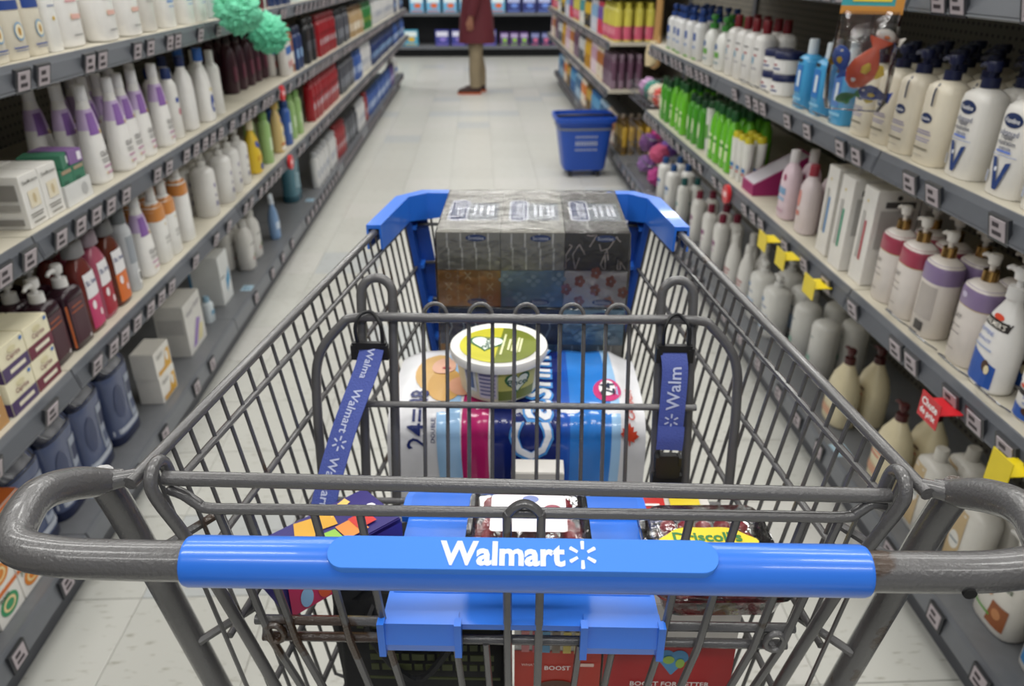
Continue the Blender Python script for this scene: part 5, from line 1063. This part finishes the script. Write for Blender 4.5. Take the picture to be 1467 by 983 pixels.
tissue_pack('middle wrapped tissue pack under the striped boxes', .008, tv, .661 + hh_, [('orange', 'blue', 'stripe'), ('navy', 'navy', 'blue')])
tissue_pack('bottom wrapped tissue pack on the cart floor', .008, tv, .661, [('orange', 'floral', 'stripe'), ('navy', 'blue', 'orange')])
# toilet paper pack: soft rounded pack, print wraps over front and top
tp = put('toilet_paper_pack', 'large blue and white wrapped toilet paper pack with magenta band', 'toilet paper', -.012, .575, .632)
TW, TD, TH = .17, .105, .214
sec = [(-TD, .0)] + [(-TD, .02 + .0 * k) for k in (0,)] + [(-TD + .004, .1)] + [(-TD + .004 + .045 * (1 - cos(a)), .147 + .062 * sin(a)) for a in [pi / 2 * k / 7 for k in range(8)]] + [(0, TH), (TD - .02, TH - .002), (TD - .004, TH - .02), (TD, .12), (TD, 0)]
SL = [0]
for a, b in zip(sec, sec[1:]): SL.append(SL[-1] + sqrt((a[0] - b[0]) ** 2 + (a[1] - b[1]) ** 2))
def tpp(x, s, off=0):
    s = min(max(s, 0), SL[-1] - 1e-6); i = max(j for j in range(len(SL) - 1) if SL[j] <= s + 1e-9); L_ = max(SL[i + 1] - SL[i], 1e-6); t = (s - SL[i]) / L_
    a, b = sec[i], sec[i + 1]; dy, dz = (b[0] - a[0]) / L_, (b[1] - a[1]) / L_
    k = 1 - .06 * max(0, abs(x) / TW - .8) / .2
    bulge = .004 * sin(x * 110) * (1 if s < .22 else .3)
    return (x, (a[0] + (b[0] - a[0]) * t - dz * (off + bulge)) * k, max(0.0, (a[1] + (b[1] - a[1]) * t + dy * (off + bulge)) * k))
xs = [-TW + 2 * TW * i / 40 for i in range(41)]
ss = sorted(set([round(SL[-1] * j / 36, 5) for j in range(37)]))
pm = MB().rings([[tpp(x, s) for s in ss] for x in xs]); link('wrapped_rolls', pm.mesh('wrapped_rolls', M('e6e6ea', .22, bump=.25, bscale=35), True), tp)
def tband(x0, x1, c, s0=.01, s1=.43, bow=0, nm='printed_band'):
    n = 10; m = MB().grid(lambda a, b: tpp(x0 + (x1 - x0) * a + bow * sin(pi * b), s0 + (s1 - s0) * b, .0008), n, 24); return link(nm, m.mesh(nm, M(c, .18, coat=.3), True), tp)
tband(-.092, -.062, '9fc8ee', bow=-.012); tband(-.064, -.028, 'b8246a', s1=.33, bow=-.008); tband(-.03, .058, '12246e', bow=.0); tband(.056, .118, '2f7fd6', bow=.006); tband(.052, .07, '2058bc')
tband(.118, .13, '9fc8ee', bow=.006)
TPN = [0]
def ttext(t, x, s, wd, c, mh=None, off=None, bold=.012):
    TPN[0] += 1; off = off or .0026
    m = MB().text(t, wd, lambda a, b: tpp(x - b, s + a, off), mh, .008, bold); link('lettering', m.mesh('lettering', M(c, .4)), tp)
ttext('Cashmere', .02, .30, .31, '4a9ae4', .1, .0018, .045); ttext('Cashmere', .02, .30, .30, 'f0f2f8', .095, .0030)
ttext('24=48', -.130, .205, .09, '1d2a66', .03); ttext('DOUBLE', -.108, .185, .03, '1d2a66')
ttext('24', .122, .255, .026, '1d2a44', .02, .0036)
def tell(x, s, a, b, c, off, nm='printed_badge', n=20): m = MB().grid(lambda q, r: tpp(x + a * r * cos(2 * pi * q), s + b * r * sin(2 * pi * q), off), n, 2); link(nm, m.mesh(nm, M(c, .3), True), tp)
tell(.122, .255, .019, .026, 'c83a78', .0014); tell(.122, .258, .011, .018, 'f0eef0', .0024)
ttext('CANADA', .151, .235, .06, 'd0452c', .014)
leaf = [(0, 1), (.2, .6), (.45, .72), (.4, .25), (.8, .4), (.72, .1), (1, -.05), (.5, -.45), (.55, -.65), (.08, -.55), (.06, -1), (-.06, -1), (-.08, -.55), (-.55, -.65), (-.5, -.45), (-1, -.05), (-.72, .1), (-.8, .4), (-.4, .25), (-.45, .72), (-.2, .6)]
m = MB().add([tpp(.146 - q * .016, .095 + p * .0 + q * 0 + .0, .002) for p, q in []] + [tpp(.148 + a * .013, .185 + b * .016, .0026) for a, b in leaf], [tuple(range(len(leaf)))]); link('maple_leaf', m.mesh('maple_leaf', M('d0452c', .4)), tp)
# printed smiling model on the wrap: hair, face and shoulder as flat colour shapes
tell(-.115, .30, .028, .05, 'd8b070', .0012, 'printed_hair'); tell(-.098, .265, .024, .04, 'd2a662', .0014, 'printed_hair'); tell(-.104, .312, .017, .024, 'e2b39a', .0022, 'printed_face'); tell(-.075, .262, .018, .022, 'dca588', .0020, 'printed_shoulder')
tell(-.1, .304, .006, .003, 'b8505a', .0032, 'printed_smile')
# margarine tub on top
tub = put('margarine_tub', 'white and yellow margarine tub resting on the toilet paper pack', 'tub', -.036, .545, .8512, -.1)
TR = .060
link('tub_body', MB().loft([(0, TR * .82, TR * .82, 2), (.004, TR * .86, TR * .86, 2), (.054, TR * .97, TR * .97, 2)], 40).mesh('tub_body', M('e6e2c4', .3), True), tub)
def tubp(a, z, off=.0008): r = TR * (.86 + .11 * z) + off; return (r * sin(a), -r * cos(a), .004 + .05 * z)
def tpatch(a0, a1, z0, z1, c, nm='printed_label', off=.0008): link(nm, MB().grid(lambda x, y: tubp(a0 + (a1 - a0) * x, z0 + (z1 - z0) * y, off), 16, 3).mesh(nm, M(c, .35), True), tub)
tpatch(-.75, -.42, .2, .85, 'd9dade'); tpatch(-.7, -.48, .3, .8, '5a6a94', off=.0012); tpatch(-.35, .08, .05, .95, 'cfc6d6'); [tpatch(-.32, .05, z, z + .05, '6a6a98', off=.0012) for z in (.15, .27, .39, .51, .63, .75)]
tpatch(.12, 1.1, .0, .3, '6f7a34'); tpatch(.12, 1.1, .3, .98, 'c9c46a'); 
hrt = lambda t: (16 * sin(t) ** 3 / 17, (13 * cos(t) - 5 * cos(2 * t) - 2 * cos(3 * t) - cos(4 * t)) / 17)
for k, c, off in ((1, '2f6a3c', .0012), (.82, 'e9efe2', .0017)): link('heart_badge', MB().grid(lambda q, r: tubp(.58 + r * k * .34 * hrt(2 * pi * q)[0], .56 + r * k * .36 * hrt(2 * pi * q)[1], off), 24, 2).mesh('heart_badge', M(c, .4), True), tub)
link('lettering', MB().text('Becel', .026, lambda x, y: tubp(.58 + x / .052, .56 + y / .05, .0024), None, .004).mesh('lettering', M('2a5a50', .4)), tub)
lid = link('lid', MB().loft([(.0485, TR * 1.06, TR * 1.06, 2), (.056, TR * 1.08, TR * 1.08, 2), (.0605, TR * 1.06, TR * 1.06, 2), (.0605, TR * .97, TR * .97, 2), (.0588, TR * .94, TR * .94, 2)], 48).mesh('lid', M('eceae6', .25), True), tub)
half = lambda s, r: [(r * cos(a), r * sin(a)) for a in [(-pi / 2 + pi * k / 24) * 1 + (pi if s < 0 else 0) for k in range(25)]]
for s_, c in ((-1, 'c8c23a'), (1, '76802f')): link('printed_lid', MB().add([(x, y, .0594) for x, y in half(s_, TR * .86)], [tuple(range(25))]).mesh('printed_lid', M(c, .3)), lid)
for k, c, z in ((1, '2f6a3c', .0599), (.84, 'e9efe2', .0603)): link('heart_badge', MB().add([(-.016 + k * .026 * hrt(2 * pi * i / 28)[0], .002 + k * .026 * hrt(2 * pi * i / 28)[1], z) for i in range(28)], [tuple(range(28))]).mesh('heart_badge', M(c, .4)), lid)
m = MB().text('Becel', .03, lambda x, y: (-.016 - y, .002 + x, .0607)); link('lettering', m.mesh('lettering', M('2a5a50', .4)), lid)
m = MB(); [m.add([(xx + a * .0014, b * q, .0602) for a, b in ((-1, -1), (1, -1), (1, 1), (-1, 1))], [(0, 1, 2, 3)]) for xx, q in ((.006, .03), (.014, .016), (.019, .018), (.025, .022), (.029, .02))]; link('printed_lines', m.mesh('lettering', M('dfe0b0', .4)), lid)
# berry clamshells
def clamshell(label, u, v, z, rz, W, D, lidlabel, seed, rx=0, ry=0):
    o = put('berry_clamshell', label, 'berry box', u, v, z, rz, rx, ry, 'clear berry boxes')
    rr = random.Random(seed)
    rg = lambda z, a, b, r: [(x, y, z) for x, y in rrect(-a, -b, a, b, r, 4)]
    link('tray', MB().rings([rg(.0, W * .40, D * .40, .012), rg(.002, W * .42, D * .42, .014), rg(.027, W * .46, D * .46, .014), rg(.0275, W * .5, D * .5, .016), rg(.030, W * .5, D * .5, .016)]).mesh('tray', CLEAR, True), o)
    link('lid', MB().rings([rg(.0305, W * .5, D * .5, .016), rg(.033, W * .5, D * .5, .016), rg(.0332, W * .46, D * .46, .014), rg(.044, W * .44, D * .44, .014), rg(.047, W * .40, D * .40, .012)]).mesh('lid', CLEAR, True), o)
    def berry():
        bm = bmesh.new(); bmesh.ops.create_icosphere(bm, subdivisions=3, radius=1)
        for v_ in bm.verts:
            n = v_.co.normalized(); k = abs(sin(n.z * 7)) * abs(sin(math.atan2(n.y, n.x) * 5)); v_.co = Vector((n.x * .0085, n.y * .0085, n.z * .0095)) * (.9 + .16 * k)
        me = bpy.data.meshes.new('raspberry'); bm.to_mesh(me); bm.free(); me.materials.append(M('8e1c2c', .3, var=.3, bscale=300)); me.polygons.foreach_set('use_smooth', [True] * len(me.polygons)); return me
    bme = berry(); nx = int(W * .8 / .0185); ny = int(D * .8 / .0185)
    for lay in range(2):
        for i in range(nx):
            for j in range(ny):
                b = link('raspberry', bme, o, ((i - (nx - 1) / 2) * .0183 + rr.uniform(-.001, .001), (j - (ny - 1) / 2) * .0183 + rr.uniform(-.001, .001), .0118 + lay * .017)); b.rotation_euler = (rr.uniform(0, 6), rr.uniform(0, 6), rr.uniform(0, 6))
    lidlabel(o); return o
def lab1(o):
    a = link('lid_label', MB().add([(x, y, .0476) for x, y in rrect(-.036, -.034, .036, .028, .004)], [tuple(range(24))]).mesh('lid_label', M('dfd8dc', .35)), o)
    for x, y, r, c in ((-.02, -.004, .011, 'd9cf6a'), (-.006, .002, .009, 'cfc98a'), (.012, -.004, .01, 'c9a9b4'), (.023, .004, .008, '8a3a4c'), (.002, .02, .008, '6a7ab0')): link('printed_fruit', MB().add([(x + r * cos(2 * pi * k / 16), y + r * .8 * sin(2 * pi * k / 16), .0479 + abs(x) * .005) for k in range(16)], [tuple(range(16))]).mesh('printed_fruit', M(c, .4)), a)
def lab2(o):
    pts = [(.046 * cos(t) * (1 + .05 * cos(6 * t)), .021 * sin(t) * (1 + .06 * cos(6 * t))) for t in [2 * pi * k / 40 for k in range(40)]]
    a = link('lid_label', MB().add([(-.006 + x, -.004 + y, .0476) for x, y in pts], [tuple(range(40))]).mesh('lid_label', M('e8d22a', .35)), o)
    m = MB().text("Driscoll's", .066, lambda x, y: (-.006 + x, .002 + y, .0482), .016, bold=.03); m.text('Only the Finest Berries', .05, lambda x, y: (-.006 + x, -.012 + y, .0482)); link('lettering', m.mesh('lettering', M('2c7a3a', .4)), a)
clamshell('clear box of raspberries with pale lid label, on the blue seat flap', .004, .222, .8455, 0, .118, .125, lab1, 3, rx=-.1)
clamshell('clear box of raspberries with yellow lid label, right of the seat flap', .182, .222, .8188, .03, .128, .125, lab2, 8)
# boxes below the seat
def gro(name, label, cat, u, v, z, w_, d, h, col, specs, rz=0, rx=0, ry=0):
    o = put(name, label, cat, u, v, z, rz, rx, ry); k = carton(w_, d, h, col, specs)
    for pn_, me, sub_ in k['parts']: link(pn_, me, o)
    return o
gro('drink_carton', 'red and white meal drink carton with heart globe, under the right berry box', 'box', .1435, .270, .602, .128, .17, .216, 'dcd6d0',
    [('r', 'a81e22', 0, .38, .5, .76), ('o', '4a8ab8', -.04, .68, .14, .09), ('o', '4a8ab8', .16, .68, .14, .09), ('q', '4a8ab8', [(-.16, .665), (.28, .665), (.07, .57), (.05, .57)]), ('o', '8fb04a', .0, .665, .09, .05), ('o', '8fb04a', .18, .645, .07, .06), ('t', 'ece6e2', .06, .51, .62, 'BOOST FOR BETTER'),
     ('q', 'c8302a', [(-.1, .0), (.35, .0), (.1, .5), (-.3, .5)], 'T'), ('q', 'c8302a', [(-.6, .62), (.2, .62), (.2, 1), (-.5, 1)], 'T'), ('r', '3a3436', .42, .12, .07, .24, 'T'), ('r', 'e3c92c', .68, .12, .12, .24, 'T'), ('t', 'c8302a', .68, .12, .2, 'VALUE', 'T'), ('r', 'e3c92c', .55, .88, .13, .24, 'T'), ('t', 'c8302a', .55, .88, .18, '15', 'T'), ('r', 'efe8e4', -.2, .84, 0.150, .022, 'T')])
gro('drink_carton', 'smaller white and red meal drink carton in the middle below the seat flap', 'box', .034, .235, .598, .085, .11, .20, 'e2ddd6',
    [('r', 'b8382a', 0, .66, .5, .3), ('t', 'efe8e4', 0, .70, .3, 'BOOST'), ('t', 'e8c4b8', -.64, .72, .2, "WHAT'S"), ('r', 'e8c4b8', .64, .72, 0.100, .022), ('o', '5a3422', .0, .55, .5, .12), ('r', '6a4028', 0, .46, .28, .14), ('r', 'ddd8d0', 0, .3, .5, .1)] +
    [('r', c, x, .88, .045, .14) for x, c in ((-.75, 'd98a8a'), (-.5, 'c9606a'), (-.28, '6aa0c4'), (-.05, '8a7a6a'), (.2, 'd9c46a'), (.45, 'c9b88a'))])
gro('small_carton', 'small white carton with orange stripe against the toilet paper pack', 'box', .016, .440, .612, .066, .03, .18, 'dcd8d2', [('r', 'd9882c', 0, .90, .5, .02), ('r', 'a8a6a4', 0, .44, .5, .86), ('o', 'c9a8d4', .15, .8, .3, .12)])
# purple freezer treat carton leaning on the bag
gro('treat_carton', 'purple and gold multi-pack carton leaning on the black bag', 'box', -.194, .23, .8165, .130, .066, .046, '2a1f6e',
    [('q', 'd9a32f', [(-.55, .42), (-.28, .36), (.05, .86), (-.3, .95)], 'T'), ('q', 'd9a32f', [(-.05, .55), (.2, .5), (.3, .9), (.02, .95)], 'T'), ('q', 'e9c26a', [(.2, .68), (.62, .82), (.6, .95), (.25, .85)], 'T'), ('q', '8fc04a', [(-.2, .18), (.1, .16), (.1, .42), (-.15, .45)], 'T'), ('q', 'e08a3a', [(.12, .1), (.5, .1), (.45, .45), (.12, .45)], 'T'), ('r', 'c8302a', .52, .32, .08, .3, 'T'), ('t', 'efeaf4', .75, .45, .14, '12', 'T'), ('t', 'd9b45a', -.72, .55, .28, 'Pack', 'T'), ('r', 'efeaf0', -.8, .12, .12, .12, 'T'),
     ('r', 'b8285a', -.55, .5, .2, .9), ('r', 'd9b02c', .1, .5, .14, .9), ('r', '3f2a86', .7, .5, .14, .9), ('o', '8ab4dc', -.7, .35, .1, .5), ('o', 'c9502c', -.4, .35, .12, .5), ('o', 'efe2b0', .1, .45, .08, .6), ('r', 'f0dbe4', -.5, .78, 0.150, .022)], rz=.77)
# black shopping bag
bg = put('shopping_bag', 'black reusable shopping bag with faded green print below the seat', 'bag', -.108, .266, .612)
bl = []
for z, a, b in ((0, .086, .066), (.03, .09, .072), (.12, .09, .072), (.165, .09, .07), (.185, .082, .06), (.193, .05, .03)): bl.append([(p[0] * (1 + .03 * sin(i * 1.3 + z * 40)), p[1] * (1 + .03 * cos(i * 1.7 + z * 50)), z + (.008 * sin(i * .9) if z > .1 else 0)) for i, p in enumerate(sup(a, b, 4.5, 40))])
link('bag_body', MB().rings(bl).mesh('bag_body', M('101114', .75, bump=.5, bscale=60), True), bg)
m = MB(); rr = random.Random(5)
for r in range(4):
    x = -.045
    while x < .075: w_ = rr.uniform(.006, .014); m.box((x, -.0785, .15 - r * .014), (x + w_, -.0775, .158 - r * .014)); x += w_ + .003
for a, b in (((-.055, .165), (.085, .168)), ((-.055, .095), (.085, .098))): m.box((a[0], -.0785, a[1]), (b[0], -.0775, b[1]))
link('faded_print', m.mesh('faded_print', M('3a4020', .7)), bg)
link('bag_handle', MB().tube(smoothpath([(-.04, -.06, .18), (-.042, -.082, .16), (0, -.084, .10), (.042, -.082, .16), (.04, -.06, .18)], 6), .004, 6).mesh('bag_handle', M('141518', .7)), bg)
